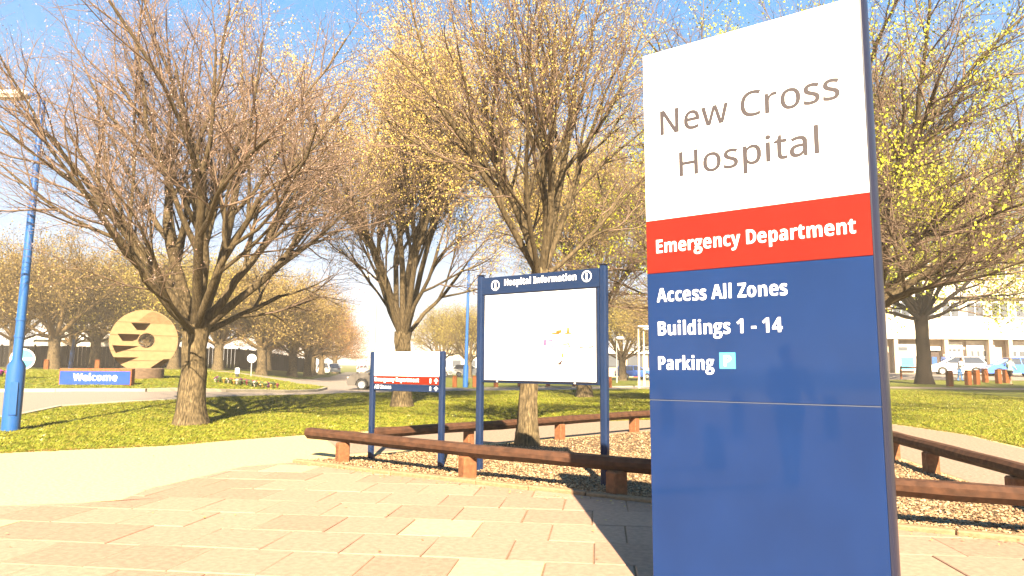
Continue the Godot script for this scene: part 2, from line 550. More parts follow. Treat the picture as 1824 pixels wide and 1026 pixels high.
# ------------------------------------------------------------------ figures: one continuous skin from tapered limbs
func body_mesh(bones: Array, step: float, k: float, paint_at: Callable) -> ArrayMesh:
	var lo := Vector3.ONE * 99.0
	var hi := -lo
	for q in bones:
		for e in 2:
			lo = lo.min(q[e] - Vector3.ONE * (q[2 + e] + step * 3)); hi = hi.max(q[e] + Vector3.ONE * (q[2 + e] + step * 3))
	var N := Vector3i((hi - lo) / step) + Vector3i.ONE * 2
	var f := PackedFloat32Array()
	f.resize(N.x * N.y * N.z)
	for z in N.z:
		for y in N.y:
			for x in N.x:
				var p := lo + Vector3(x, y, z) * step
				var s := 0.0
				for q in bones:
					var a: Vector3 = q[0]
					var ab: Vector3 = q[1] - a
					var t := clampf((p - a).dot(ab) / maxf(ab.length_squared(), 1e-6), 0, 1)
					var dd: float = (p - a - ab * t).length() - lerpf(q[2], q[3], t)
					if dd < 0.3: s += exp(-dd / k)
				f[x + N.x * (y + N.y * z)] = -k * log(s) if s > 0 else 1.0
	var b := B.new()
	b.use_col = true
	var id := {}
	var off := [0, 1, N.x, N.x + 1, N.x * N.y, N.x * N.y + 1, N.x * N.y + N.x, N.x * N.y + N.x + 1]
	var ed := [[0, 1], [2, 3], [4, 5], [6, 7], [0, 2], [1, 3], [4, 6], [5, 7], [0, 4], [1, 5], [2, 6], [3, 7]]
	for z in N.z - 1:
		for y in N.y - 1:
			for x in N.x - 1:
				var o := x + N.x * (y + N.y * z)
				var m := 0
				for i in 8:
					if f[o + off[i]] < 0: m |= 1 << i
				if m == 0 or m == 255: continue
				var sum := Vector3.ZERO
				var c := 0
				for e in ed:
					var v0 := f[o + off[e[0]]]
					var v1 := f[o + off[e[1]]]
					if (v0 < 0) == (v1 < 0): continue
					var t := v0 / (v0 - v1)
					var p0 := Vector3(e[0] & 1, (e[0] >> 1) & 1, e[0] >> 2)
					var p1 := Vector3(e[1] & 1, (e[1] >> 1) & 1, e[1] >> 2)
					sum += p0.lerp(p1, t); c += 1
				var P := lo + (Vector3(x, y, z) + sum / c) * step
				var g := Vector3(f[o + 1] - f[o], f[o + N.x] - f[o], f[o + N.x * N.y] - f[o])
				id[o] = b.v.size()
				b.v.append(P); b.n.append(g.normalized()); b.c.append(paint_at.call(P))
	for o in id:
		var st := [1, N.x, N.x * N.y]
		for a in 3:
			var inside: bool = f[o] < 0
			if inside == (f[o + st[a]] < 0): continue
			var s1: int = st[(a + 1) % 3]
			var s2: int = st[(a + 2) % 3]
			if not (id.has(o - s1) and id.has(o - s2) and id.has(o - s1 - s2)): continue
			var q := [id[o], id[o - s1], id[o - s1 - s2], id[o - s2]]
			if inside: b.ix.append_array([q[0], q[2], q[1], q[0], q[3], q[2]])
			else: b.ix.append_array([q[0], q[1], q[2], q[0], q[2], q[3]])
	return b.mesh()

func person(label: String, at: Vector3, turn: float, tall: float, top: Color, low: Color, stride: float, bend: float, arm: float, bare_legs: bool, group := "") -> Node3D:
	var o := thing("person", label, "person", at, turn, group)
	var s := tall / 1.70
	var skin := Color(0.42, 0.24, 0.16)
	var hip := Vector3(0, 0.92, 0)
	var up := Vector3(0, cos(bend), sin(bend))
	var chest := hip + up * 0.36
	var neck := hip + up * 0.56
	var head := hip + up * 0.70 + Vector3(0, 0, 0.03)
	var bn := [[hip + Vector3(-.07, 0, 0), hip + Vector3(.07, 0, 0), .115, .115], [hip, chest, .12, .135], [chest + Vector3(-.08, .04, 0), chest + Vector3(.08, .04, 0), .11, .11],
		[chest, neck + up * 0.03, .08, .052], [neck, head, .05, .06], [head + Vector3(0, .02, 0), head + Vector3(0, -.04, .025), .095, .072], [head + Vector3(0, -.01, .085), head + Vector3(0, -.03, .1), .022, .02]]
	for e in [-1.0, 1.0]:
		var h := hip + Vector3(.085 * e, -.05, 0)
		var kn := Vector3(.09 * e, .49, stride * e * .5 + .03)
		var an := Vector3(.09 * e, .085, stride * e)
		bn.append([h, kn, .088, .06]); bn.append([kn, an, .058, .038]); bn.append([an, an + Vector3(.01 * e, -.045, .15), .042, .032])
		var sh := neck + Vector3(.185 * e, -.05, 0)
		var el := sh + Vector3(.06 * e, -.27, -.03 + arm * .12)
		var wr := el + Vector3(-.02 * e, -.2 + arm * .12, .1 + arm * .1)
		bn.append([sh, el, .055, .042]); bn.append([el, wr, .04, .028]); bn.append([wr, wr + (wr - el).normalized() * .12, .03, .018])
	var sc := []
	for q in bn: sc.append([q[0] * s, q[1] * s, q[2] * s, q[3] * s])
	var pa := func(P: Vector3) -> Color:
		var y := P.y / s
		if y < .07: return Color(0.03, 0.025, 0.02)
		if y < .55 and bare_legs: return skin
		if (P - neck * s).dot(up) > 0.045 * s: return skin
		if absf(P.x / s) > .19 and y < neck.y - .42: return skin
		return low if y < .93 else top
	part("body", body_mesh(sc, .026, .022, pa), M.vcol, o)
	var hb := B.new()
	var hp := []
	for i in 7:
		var a := PI * 0.5 * i / 6.0
		hp.append([.108 * cos(a) + 0.002, .115 * sin(a)])
	hb.lathe((head + Vector3(0, .015, -.02)) * s, hp, 10)
	part("hair", hb, M.hair, o)
	return o

# ------------------------------------------------------------------ vehicles: x is forward
func make_car(label: String, m: Material, long: float, tall: float, hatch: bool, group: String) -> Node3D:
	var o := thing("parked_car", label, "car", Vector3.ZERO, 0, group)
	var L := long * 0.5
	var w := 0.86
	var wx := [L - 0.85, -L + 0.8]
	var low := pv([[-L + .05, .28], [-L, .55], [-L + .02, .82], [-L + .25, .93], [L - .95, .96], [L - .3, .84], [L - .05, .66], [L, .40], [L - .1, .24]])
	for x in wx:      # wheel arches
		var arc := PackedVector2Array()
		for i in 13: arc.append(Vector2(x + .36 * cos(PI * 2 * i / 12.0), .30 + .36 * sin(PI * 2 * i / 12.0)))
		var r := Geometry2D.clip_polygons(low, arc)
		if r.size(): low = r[0]
	var b := B.new()
	b.prism(low, -w, w)
	part("body", b, m, o)
	var roof0 := -L + (.35 if hatch else .75)
	var g := B.new()
	var q0 := [roof0 - .3, L - .85, 0.80, .92]
	var q1 := [roof0 + .12, L - 1.75, 0.60, tall - .06]
	var P := func(q: Array, i: int, s: float) -> Vector3: return Vector3(q[i], q[3], q[2] * s)
	for s in [-1.0, 1.0]:
		g.poly([P.call(q0, 0, s), P.call(q0, 1, s), P.call(q1, 1, s), P.call(q1, 0, s)], Vector3(0, .3, s))
	for i in 2:
		g.poly([P.call(q0, i, -1), P.call(q0, i, 1), P.call(q1, i, 1), P.call(q1, i, -1)], Vector3(-1 if i == 0 else 1, .4, 0))
	part("window", g, M.glass, o)
	var rf := B.new()
	rf.box(Vector3((q1[0] + q1[1]) * .5, tall - .03, 0), Vector3(q1[1] - q1[0] + .1, .06, 1.26), Basis(), .025)
	for s in [-1.0, 1.0]:
		for i in 2:
			rf.tube(PackedVector3Array([P.call(q0, i, s), P.call(q1, i, s)]), PackedFloat32Array([.045, .04]), 6)
		var mx: float = (q0[0] + q0[1]) * .5
		rf.tube(PackedVector3Array([Vector3(mx, .9, .805 * s), Vector3(mx + .02, tall - .05, .61 * s)]), PackedFloat32Array([.04, .035]), 6)
	part("roof", rf, m, o)
	for x in wx:
		for s in [-1.0, 1.0]:
			var t := B.new()
			t.lathe(Vector3.ZERO, [[.2, -.1], [.29, -.1], [.31, -.06], [.31, .06], [.29, .1], [.2, .1]], 18)
			var wn := part("wheel", t, M.tyre, o)
			wn.position = Vector3(x, .31, .76 * s); wn.rotation.x = PI / 2 * s
			var r := B.new()
			r.lathe(Vector3.ZERO, [[.205, .06], [.2, .085], [.1, .07], [.05, .09], [.0, .09]], 14)
			part("rim", r, M.rim, wn)
	for s in [-1.0, 1.0]:
		var a := B.new()
		a.box(Vector3(L - .12, .64, .62 * s), Vector3(.2, .14, .34), Basis(), .03)
		part("headlight", a, M.lamp_clear, o)
		var c := B.new()
		c.box(Vector3(-L + .04, .74, .68 * s), Vector3(.12, .18, .28), Basis(), .03)
		part("tail_light", c, M.lamp_red, o)
		var mi := B.new()
		mi.box(Vector3(L - 1.25, .95, .93 * s), Vector3(.12, .12, .16), Basis(), .03)
		part("mirror", mi, m, o)
	var pl := B.new()
	pl.box(Vector3(-L - .005, .6, 0), Vector3(.02, .11, .5))
	part("number_plate", pl, M.lamp_white, o)
	return o

# ------------------------------------------------------------------ street furniture
func rail_fence(label: String, posts: Array, runs: Array, top: float) -> Node3D:
	var o := thing("knee_rail_fence", label, "fence")
	for p in posts:
		var b := B.new()
		var turn := Basis(Vector3.UP, p[2])
		b.box(Vector3(p[0], (top - .14) * .5 - .05, -p[1]), Vector3(p[3], top - .04, p[3] * .85), turn, .018)
		part("post", b, M.rail_post, o)
	for r in runs:
		var a := Vector3(r[0], top + r[4], -r[1])
		var e := Vector3(r[2], top + r[5], -r[3])
		var x := (e - a).normalized()
		var z := x.cross(Vector3.UP).normalized()
		var t := Transform3D(Basis(z, z.cross(x) * -1.0, x), a)
		if t.basis.y.y < 0: t.basis.y = -t.basis.y
		var w := .088
		var pr := pv([[-w, -.04], [-w + .035, 0], [w - .035, 0], [w, -.04], [w, -.09], [w - .06, -.15], [-w + .06, -.15], [-w, -.09]])
		var L := a.distance_to(e)
		var b := B.new()
		var n := maxi(2, int(L / .5))
		# hewn timber: sections that wander a little
		var prev := []
		for i in n + 1:
			var ring := []
			for q in pr:
				ring.append(t * Vector3(q.x * rng.randf_range(.95, 1.05) + rng.randfn() * .003, q.y + rng.randfn() * .004, L * i / n))
			var c := t * Vector3(0, -.08, L * i / n)
			if i > 0:
				for k in pr.size():
					var k2 := (k + 1) % pr.size()
					b.poly([prev[k], prev[k2], ring[k2], ring[k]], (prev[k] + prev[k2]) * .5 - c)
			if i == 0: b.poly(ring, -x)
			if i == n: b.poly(ring, x)
			prev = ring
		part("rail", b, M.rail, o)
	return o

func lamp_post(called: String, label: String, at: Vector3, tall: float, base_h: float, r0: float, r1: float, lean: float, arm: Vector3, head: Vector3, m: Material) -> Node3D:
	var o := thing(called, label, "lamp post", at)
	var top := Vector3(lean, tall, 0)
	var P := func(y: float) -> Vector3: return Vector3(lean * y / tall, y, 0)
	var b := B.new()
	b.tube(PackedVector3Array([P.call(-.2), P.call(base_h * .5), P.call(base_h)]), PackedFloat32Array([r0, r0, r0]), 14)
	b.tube(PackedVector3Array([P.call(base_h), P.call(base_h + .12)]), PackedFloat32Array([r0, r1 * 1.1]), 14)
	part("base", b, m, o)
	var p := B.new()
	p.tube(PackedVector3Array([P.call(base_h + .1), P.call(tall * .6), top]), PackedFloat32Array([r1, r1 * .85, r1 * .62]), 12, true)
	part("pole", p, m, o)
	if base_h > .9:
		var dr := B.new()
		dr.box(P.call(base_h * .5) + Vector3(r0 * .55, 0, r0 * .83), Vector3(r0 * .8, base_h * .5, .02), Basis(Vector3.UP, .58), .005)
		part("access_door", dr, m, o)
		var bd := B.new()
		for y in [1.9, 2.25]:
			bd.tube(PackedVector3Array([P.call(y), P.call(y + .05)]), PackedFloat32Array([r1 * 1.09, r1 * 1.09]), 12, true)
		part("band", bd, m, o)
	if arm != Vector3.ZERO:
		var a := B.new()
		a.tube(PackedVector3Array([top - Vector3(0, .06, 0), top + arm * .5 + Vector3(0, .03, 0), top + arm]), PackedFloat32Array([r1 * .5, r1 * .45, r1 * .4]), 8)
		part("arm", a, m, o)
	var h := B.new()
	var c := top + arm
	var dirx := arm.normalized() if arm != Vector3.ZERO else Vector3.RIGHT
	dirx.y = 0; dirx = dirx.normalized()
	var bs := Basis(dirx, Vector3.UP, dirx.cross(Vector3.UP))
	h.box(c + dirx * head.x * .45, head, bs, head.y * .35)
	part("lantern", h, M.lamp_white, o)
	var u := B.new()
	u.box(c + dirx * head.x * .5 - Vector3(0, head.y * .5 + .012, 0), Vector3(head.x * .75, .03, head.z * .75), bs, .008)
	part("diffuser", u, M.lamp_grey, o)
	return o

func bollard_proto(label: String, group: String, w: float, h: float) -> Node3D:
	var o := thing("timber_bollard", label, "bollard", Vector3.ZERO, 0, group)
	var b := B.new()
	b.box(Vector3(0, h * .5 - .08, 0), Vector3(w, h - .16 + .1, w), Basis(), .025)
	part("post", b, M.bollard, o)
	var c := B.new()
	c.box(Vector3(0, h - .085, 0), Vector3(w * .8, .05, w * .8), Basis())
	c.box(Vector3(0, h - .035, 0), Vector3(w, .07, w), Basis(), .03)
	part("cap", c, M.bollard, o)
	return o

func round_sign(label: String, at: Vector3, tall: float, r: float, face: Material, ring: Material, turn: float) -> Node3D:
	var o := thing("round_road_sign", label, "road sign", at, turn)
	var p := B.new()
	p.tube(PackedVector3Array([Vector3(0, -.1, -.05), Vector3(0, tall + r * .7, -.05)]), PackedFloat32Array([.04, .04]), 8, true)
	part("post", p, M.metal_grey, o)
	var d := B.new()
	var cir := PackedVector2Array()
	for i in 28: cir.append(Vector2(cos(TAU * i / 28), sin(TAU * i / 28)) * r + Vector2(0, tall))
	d.prism(cir, -.012, .0)
	part("rim", d, ring, o)
	var f := B.new()
	var ci := PackedVector2Array()
	for i in 28: ci.append(Vector2(cos(TAU * i / 28), sin(TAU * i / 28)) * r * .88 + Vector2(0, tall))
	f.prism(ci, .0005, .006)
	part("face", f, face, o)
	return o

func slab_box(m: Material, parent: Node, called: String, x0: float, x1: float, y0: float, y1: float, z0: float, z1: float, bev := 0.0) -> MeshInstance3D:
	var b := B.new()
	b.box(Vector3((x0 + x1) * .5, (y0 + y1) * .5, (z0 + z1) * .5), Vector3(x1 - x0, y1 - y0, z1 - z0), Basis(), bev)
	return part(called, b, m, parent)

func inside(x: float, d: float, pl: PackedVector2Array) -> bool:
	return Geometry2D.is_point_in_polygon(Vector2(x, d), pl)

# ------------------------------------------------------------------ the scene
func _ready():
	# camera
	var cam := Camera3D.new()
	cam.name = "camera"; cam.position = Vector3(0, 1.4, 0)
	cam.rotation_order = EULER_ORDER_YXZ
	cam.rotation = Vector3(deg_to_rad(6.3), 0, deg_to_rad(0.4))
	cam.fov = 44.63; cam.near = 0.05; cam.far = 2500
	add_child(cam); cam.current = true
	# sky, exposure
	var sky := ProceduralSkyMaterial.new()
	sky.sky_top_color = lin(0.0, 0.060, 0.155)
	sky.sky_horizon_color = lin(0.15, 0.162, 0.17)
	sky.sky_curve = 0.22
	sky.ground_bottom_color = lin(0.06, 0.05, 0.035); sky.ground_horizon_color = lin(0.13, 0.125, 0.115)
	sky.sun_angle_max = 1.0
	var env := Environment.new()
	env.background_mode = Environment.BG_SKY
	env.sky = Sky.new(); env.sky.sky_material = sky
	env.tonemap_mode = Environment.TONE_MAPPER_LINEAR
	env.tonemap_exposure = 7.0
	env.ssao_enabled = true; env.ssil_enabled = true; env.sdfgi_enabled = true
	env.fog_enabled = true; env.fog_density = 0.0012; env.fog_light_color = Color(1.0, 0.95, 0.88)
	var we := WorldEnvironment.new()
	we.name = "world_environment"; we.environment = env
	add_child(we)
	# sun: low spring sun from behind the viewer, a little to the right
	var sun := DirectionalLight3D.new()
	sun.name = "sun"; sun.light_energy = 1.6; sun.light_color = Color(1.0, 0.925, 0.80)
	sun.light_angular_distance = 0.5; sun.shadow_enabled = true
	add_child(sun)
	sun.look_at_from_position(Vector3.ZERO, Vector3(-0.05, -0.69, -1.0))
	rng.seed = 11
	make_materials()
	make_grid()
	ground()
	paving()
	buildings()
	trees()
	signs()
	fences()
	furniture()
	traffic()
	ground_cover()

var LAWN: PackedVector2Array
var BED: PackedVector2Array
var ISLAND: Array

func ground():
	var all := B.new()
	for i in gx.size() - 1:
		for j in gd.size() - 1:
			var a := on(gx[i] + .0001, gd[j] + .0001)
			a = Vector3(gx[i], height(gx[i], gd[j]), -gd[j])
			var b := Vector3(gx[i + 1], height(gx[i + 1], gd[j]), -gd[j])
			var c := Vector3(gx[i + 1], height(gx[i + 1], gd[j + 1]), -gd[j + 1])
			var e := Vector3(gx[i], height(gx[i], gd[j + 1]), -gd[j + 1])
			all.poly([a, b, c], Vector3.UP); all.poly([a, c, e], Vector3.UP)
	structure("ground", all, M.lawn)
	structure("road", sheet(pv([[-80, 15], [-30, 14.2], [-17, 16], [-12.3, 17.4], [-12.7, 20], [-11.1, 23], [-10.2, 26.6], [-8, 34.5], [-3.3, 38], [8.5, 44], [24, 50.5], [80, 52], [80, 59.5], [24, 56], [8.5, 47.6], [-2, 42.2],
		[-5.5, 46], [-7, 60], [-11, 78], [-20, 128], [-30, 128], [-20, 78], [-16.5, 56], [-17, 50.5], [-22, 48.8], [-30, 49], [-44, 51], [-80, 52]]), 0.004), M.asphalt)
	structure("path", sheet(pv([[-30, -30], [-30, 9.5], [-12, 9.8], [-7.85, 11.0], [-7.1, 11.47], [-5.9, 12.1], [-5.0, 13.2], [-4.0, 14.2], [-2.6, 15.4], [0, 17.1], [4, 18.9], [7.5, 19.2], [9.6, 18.0], [9.7, 15.1], [8.9, 11.8], [9.6, 8], [12, 4], [14, -30]]), 0.006), M.path)
	structure("path", sheet(pv([[-2.6, 11.1], [-3.4, 13.2], [-2.6, 15.3], [0, 17.0], [4, 18.8], [7.5, 19.1], [9.5, 17.9], [9.6, 15.1], [8.8, 11.8], [9.5, 8], [9.0, 4], [5.2, 5.4], [5.4, 7.4], [6.05, 11], [4.5, 16.6]]), 0.010), M.path_pink)
	structure("path", sheet(pv([[9, 49.5], [9, 47.3], [24, 37.5], [60, 36.5], [60, 38.3], [25, 39.5]]), 0.008), M.path_pink)
	structure("path", sheet(pv([[14, 76], [11, 62], [9.0, 48], [10.6, 47.2], [13, 61], [17, 76]]), 0.012), M.path)
	structure("car_park", sheet(pv([[24.5, 50.6], [100, 50.6], [100, 70], [26, 70]]), 0.012), M.asphalt)
	# roundabout island: raised turf with a kerb
	ISLAND = [[-15.6, 24.3], [-13.0, 25.2], [-11.3, 28.0], [-10.3, 32], [-9.9, 36], [-10.3, 39.4], [-12.2, 42.6], [-15.5, 45], [-20, 46], [-26, 45.4], [-33, 45], [-40, 42], [-44, 36], [-42, 29], [-35, 25.3], [-26, 23.8], [-20, 23.6]]
	structure("roundabout_island", sheet(pv(ISLAND), 0.1), M.lawn)
	structure("kerb", strip(ISLAND, 0.16, 0.115, true), M.kerb)
	structure("kerb", strip([[-30, 14.3], [-17, 16.1], [-12.3, 17.5], [-12.7, 20], [-11.1, 23], [-10.2, 26.6], [-8, 34.5], [-3.3, 38], [8.5, 44], [24, 50.4]], 0.14, 0.03), M.kerb)
	structure("kerb", strip([[-2, 42.2], [8.5, 47.7], [24, 56.1]], 0.14, 0.10), M.kerb)

func paving():
	var edge := [[-3.05, 10.12], [-1.49, 9.08], [-.39, 8.42], [.82, 7.72], [2.85, 6.5], [4.6, 5.62], [6.5, 4.68]]
	# edging stones, laid end to end
	var eo := structure("kerb", strip([[-3.0, 10.2], [-1.45, 9.16], [-.35, 8.5], [.86, 7.8], [2.89, 6.58], [4.64, 5.7], [6.54, 4.76]], 0.06, 0.012), M.joint)
	for i in edge.size() - 1:
		var a := Vector2(edge[i][0], edge[i][1])
		var e := Vector2(edge[i + 1][0], edge[i + 1][1])
		var k := int(round(a.distance_to(e) / .9))
		for s in k:
			var p := a.lerp(e, (s + .5) / k)
			var b := B.new()
			var dv := (e - a).normalized()
			b.box(Vector3(0, 0, 0), Vector3(a.distance_to(e) / k - .012, .09, .11), Basis(), .012)
			var o := part("edging_stone", b, M.edging, eo)
			o.position = Vector3(p.x, .016 + rng.randf() * .008, -p.y); o.rotation.y = atan2(dv.y, dv.x) + rng.randfn() * .006
	var area := pv([[-9, 3.9], [-9, 6.4], [-4.92, 6.96], [-3.93, 7.21], [-3.98, 7.98], [-3.61, 9.61], [-3.1, 10.06], [-1.49, 9.0], [-.39, 8.34], [.82, 7.64], [2.85, 6.42], [4.6, 5.54], [6.5, 4.6], [6.5, 3.9]])
	var bed := structure("pavement", sheet(area, 0.012), M.joint)
	structure("pavement", sheet(pv([[-9, 3.89], [6.5, 3.89], [9, 3.5], [12, -30], [-16, -30], [-16, 3.89]]), 0.022), M.slabs[1])
	var rows := Vector2(.992, -.125)
	var cols := Vector2(.125, .992)
	var o0 := Vector2(-.52, 6.46)
	var g := .005
	for r in range(-6, 9):
		for c in range(-16, 14):
			var off := (0.31 if posmod(r, 2) == 1 else 0.0) + 0.03 * sin(r * 2.1)
			var p := o0 + rows * (c * .62 + off) + cols * (r * .605)
			if p.x < -.92 * p.y - 1.2 or p.x > .9 * p.y + .8: continue
			var q := PackedVector2Array([p + rows * g, p + rows * (.62 - g) , p + rows * (.62 - g) + cols * (.605 - g), p + rows * g + cols * (.605 - g)])
			for k in 4: q[k] += Vector2(rng.randfn(), rng.randfn()) * .003
			for cut in Geometry2D.intersect_polygons(q, area):
				if Geometry2D.is_polygon_clockwise(cut) or cut.size() < 3: continue
				var b := B.new()
				var y := .022 + rng.randf() * .006
				var ctr := Vector2.ZERO
				for z in cut: ctr += z
				ctr /= cut.size()
				var tilt := Vector2(rng.randfn(), rng.randfn()) * .003
				var top := []
				var sh := []
				for z in cut:
					var inn: Vector2 = z + (ctr - z).normalized() * .009
					top.append(Vector3(inn.x, y + tilt.dot(inn - ctr), -inn.y))
					sh.append(Vector3(z.x, y - .006 + tilt.dot(z - ctr), -z.y))
				b.poly(top, Vector3.UP)
				var c3 := Vector3(ctr.x, y, -ctr.y)
				for k in cut.size():
					var k2 := (k + 1) % cut.size()
					b.poly([sh[k], sh[k2], top[k2], top[k]], (sh[k] + sh[k2]) * .5 - c3 + Vector3.UP)
					var dn := Vector3(0, -.03, 0)
					b.poly([sh[k], sh[k2], sh[k2] + dn, sh[k] + dn], (sh[k] + sh[k2]) * .5 - c3)
				var pick := rng.randf()
				var mm: Material = M.slabs[0] if pick < .4 else (M.slabs[1] if pick < .72 else (M.slabs[2] if pick < .92 else M.slabs[3]))
				if c == -1 and r == -1: mm = M.slabs[3]
				part("paving_slab", b, mm, bed)

func buildings():
	# the hospital block across the car park, face parallel to the road
	var g := .95
	var o := thing("hospital_block", "long white hospital block with blue doors behind the parked cars", "building", Vector3(34.4, g, -64))
	var W := 52.0
	slab_box(M.render_cream, o, "wall", 0, W, -.3, 3.1, -14, -1.0)
	slab_box(M.render_white, o, "fascia", -.3, W, 3.1, 4.9, -14, 0, .04)
	slab_box(M.render_cream, o, "wall", .2, W, 4.9, 7.0, -14, -1.2)
	slab_box(M.render_white, o, "fascia", -.1, W, 7.0, 8.6, -14, -.8, .04)
	slab_box(M.render_cream, o, "wall", .2, W, 8.6, 10.6, -14, -1.2)
	slab_box(M.roof, o, "roof", -.2, W, 10.6, 11.1, -14, -.6, .05)
	for lv in [5.15, 8.8]:
		var x := 1.0
		while x < W - 2:
			var wnd := slab_box(M.frame_white, o, "window", x, x + 1.7, lv, lv + 1.5, -1.22, -1.14)
			for k in 2: slab_box(M.window, wnd, "pane", x + .08 + k * .8, x + .78 + k * .8, lv + .1, lv + 1.4, -1.14, -1.12)
			x += 2.3
	for x in [.45, 5.05, 9.1, 10.9, 14.2, 18.8, 23.4, 28]:
		slab_box(M.render_cream, o, "column", x, x + .38, -.3, 3.1, -.45, -.08, .03)
	# left bays
	slab_box(M.dark_in, o, "doorway", -.2, .42, .1, 1.9, -.98, -.9)
	slab_box(M.render_white, o, "wall_panel", .9, 3.4, 1.55, 2.75, -.98, -.75)
	slab_box(M.window, o, "window", 1.05, 2.0, 2.05, 2.4, -.75, -.72)
	var nb := slab_box(M.frame_white, o, "notice_board", 1.1, 2.65, .25, 1.55, -.75, -.65, .02)
	slab_box(M.board_cyan, nb, "board_panel", 1.3, 2.5, .35, 1.48, -.65, -.63)
	# open entrance
	slab_box(M.dark_in, o, "doorway", 3.65, 5.0, 0, 2.05, -.98, -.9)
	slab_box(M.render_white, o, "lintel", 3.4, 5.05, 2.1, 2.45, -.98, -.7)
	for x in [4.0, 4.5]: slab_box(M.frame_white, o, "door_post", x, x + .09, 0, .8, -.85, -.75)
	slab_box(M.door_blue, o, "poster", 4.3, 4.75, .75, 1.5, -.9, -.88)
	# blue double doors in a white surround
	slab_box(M.render_white, o, "wall_panel", 5.5, 7.1, 0, 2.9, -.98, -.75)
	var dd := slab_box(M.door_blue, o, "door", 5.7, 6.95, .1, 1.55, -.75, -.69)
	slab_box(M.frame_white, dd, "notice", 6.1, 6.5, .75, 1.1, -.69, -.67)
	for k in 3: slab_box(M.window, o, "window", 5.75 + k * .42, 6.05 + k * .42, 2.0, 2.25, -.75, -.72)
	slab_box(M.dark_in, o, "doorway", 7.15, 7.45, .6, 2.2, -.98, -.9)
	for set in [[7.7, 4, .55], [11.4, 3, .75], [15, 5, .8], [20, 5, .8], [25, 5, .8]]:
		slab_box(M.render_white, o, "wall_panel", set[0] - .2, set[0] + set[1] * set[2] + .2, .0, 3.0, -.98, -.8)
		for i in set[1]:
			for j in 2:
				var fr := slab_box(M.frame_white, o, "window", set[0] + i * set[2] + .04, set[0] + (i + 1) * set[2] - .04, .75 + j * .75, 1.42 + j * .75, -.8, -.76)
				slab_box(M.window, fr, "pane", set[0] + i * set[2] + .14, set[0] + (i + 1) * set[2] - .14, .83 + j * .75, 1.34 + j * .75, -.76, -.74)
	# low pale block with a dark window band, far across the road
	var p := thing("low_pale_building", "low pale building with a dark brown window band beyond the two cream lamp posts", "building", Vector3(10.5, 0, -92))
	slab_box(M.render_cream, p, "wall", 0, 26, -.3, 3.0, -10, 0)
	slab_box(M.render_white, p, "roof", -.3, 26.3, 3.0, 3.7, -10.3, .3, .05)
	for k in 9:
		var fr := slab_box(M.dark_in, p, "window", 1.9 + k * 2.7, 3.9 + k * 2.7, 1.25, 2.85, .0, .05)
		slab_box(M.window, fr, "pane", 2.0 + k * 2.7, 3.8 + k * 2.7, 1.35, 2.75, .05, .07)
	slab_box(M.lamp_red, p, "door", 5.4, 6.2, 0, 2.2, .0, .06)
	# white block in the middle distance
	var c := thing("white_clinic", "long low white building seen between the two boards past the tall blue pole", "building", Vector3(-22, 0, -112))
	slab_box(M.render_white, c, "wall", 0, 26, -.3, 3.2, -9, 0)
	slab_box(M.render_cream, c, "roof", -.3, 26.3, 3.2, 3.8, -9.3, .3, .05)
	for k in 11:
		var fr := slab_box(M.frame_white, c, "window", 1 + k * 2.3, 2.6 + k * 2.3, 1.0, 2.3, .0, .05)
		slab_box(M.window, fr, "pane", 1.1 + k * 2.3, 2.5 + k * 2.3, 1.1, 2.2, .05, .07)
	# houses over the fence on the left: pale gables
	for q in [[-49, 72, 9.0, 2.7, 2.2, "wide house with a pale roof behind the dark fence at the left edge"], [-39.5, 70, 3.6, 3.1, .4, "small square white house wall showing over the dark fence beside the small blue lamp post"]]:
		var h := thing("house", q[5], "house", on(q[0], q[1]))
		slab_box(M.brick if q[4] < 1 else M.render_cream, h, "wall", 0, q[2], -.3, q[3] - 1.0, -6, 0)
		slab_box(M.render_white, h, "wall", .05, q[2] - .05, q[3] - 1.0, q[3], -5.9, -.05)
		var rf := B.new()
		rf.prism(pv([[-.3, 0], [6.3, 0], [3, q[4]]]), -.3, q[2] + .3, Transform3D(Basis(Vector3(0, 0, -1), Vector3.UP, Vector3(1, 0, 0)), Vector3(0, q[3], 0)))
		part("roof", rf, M.render_white, h)

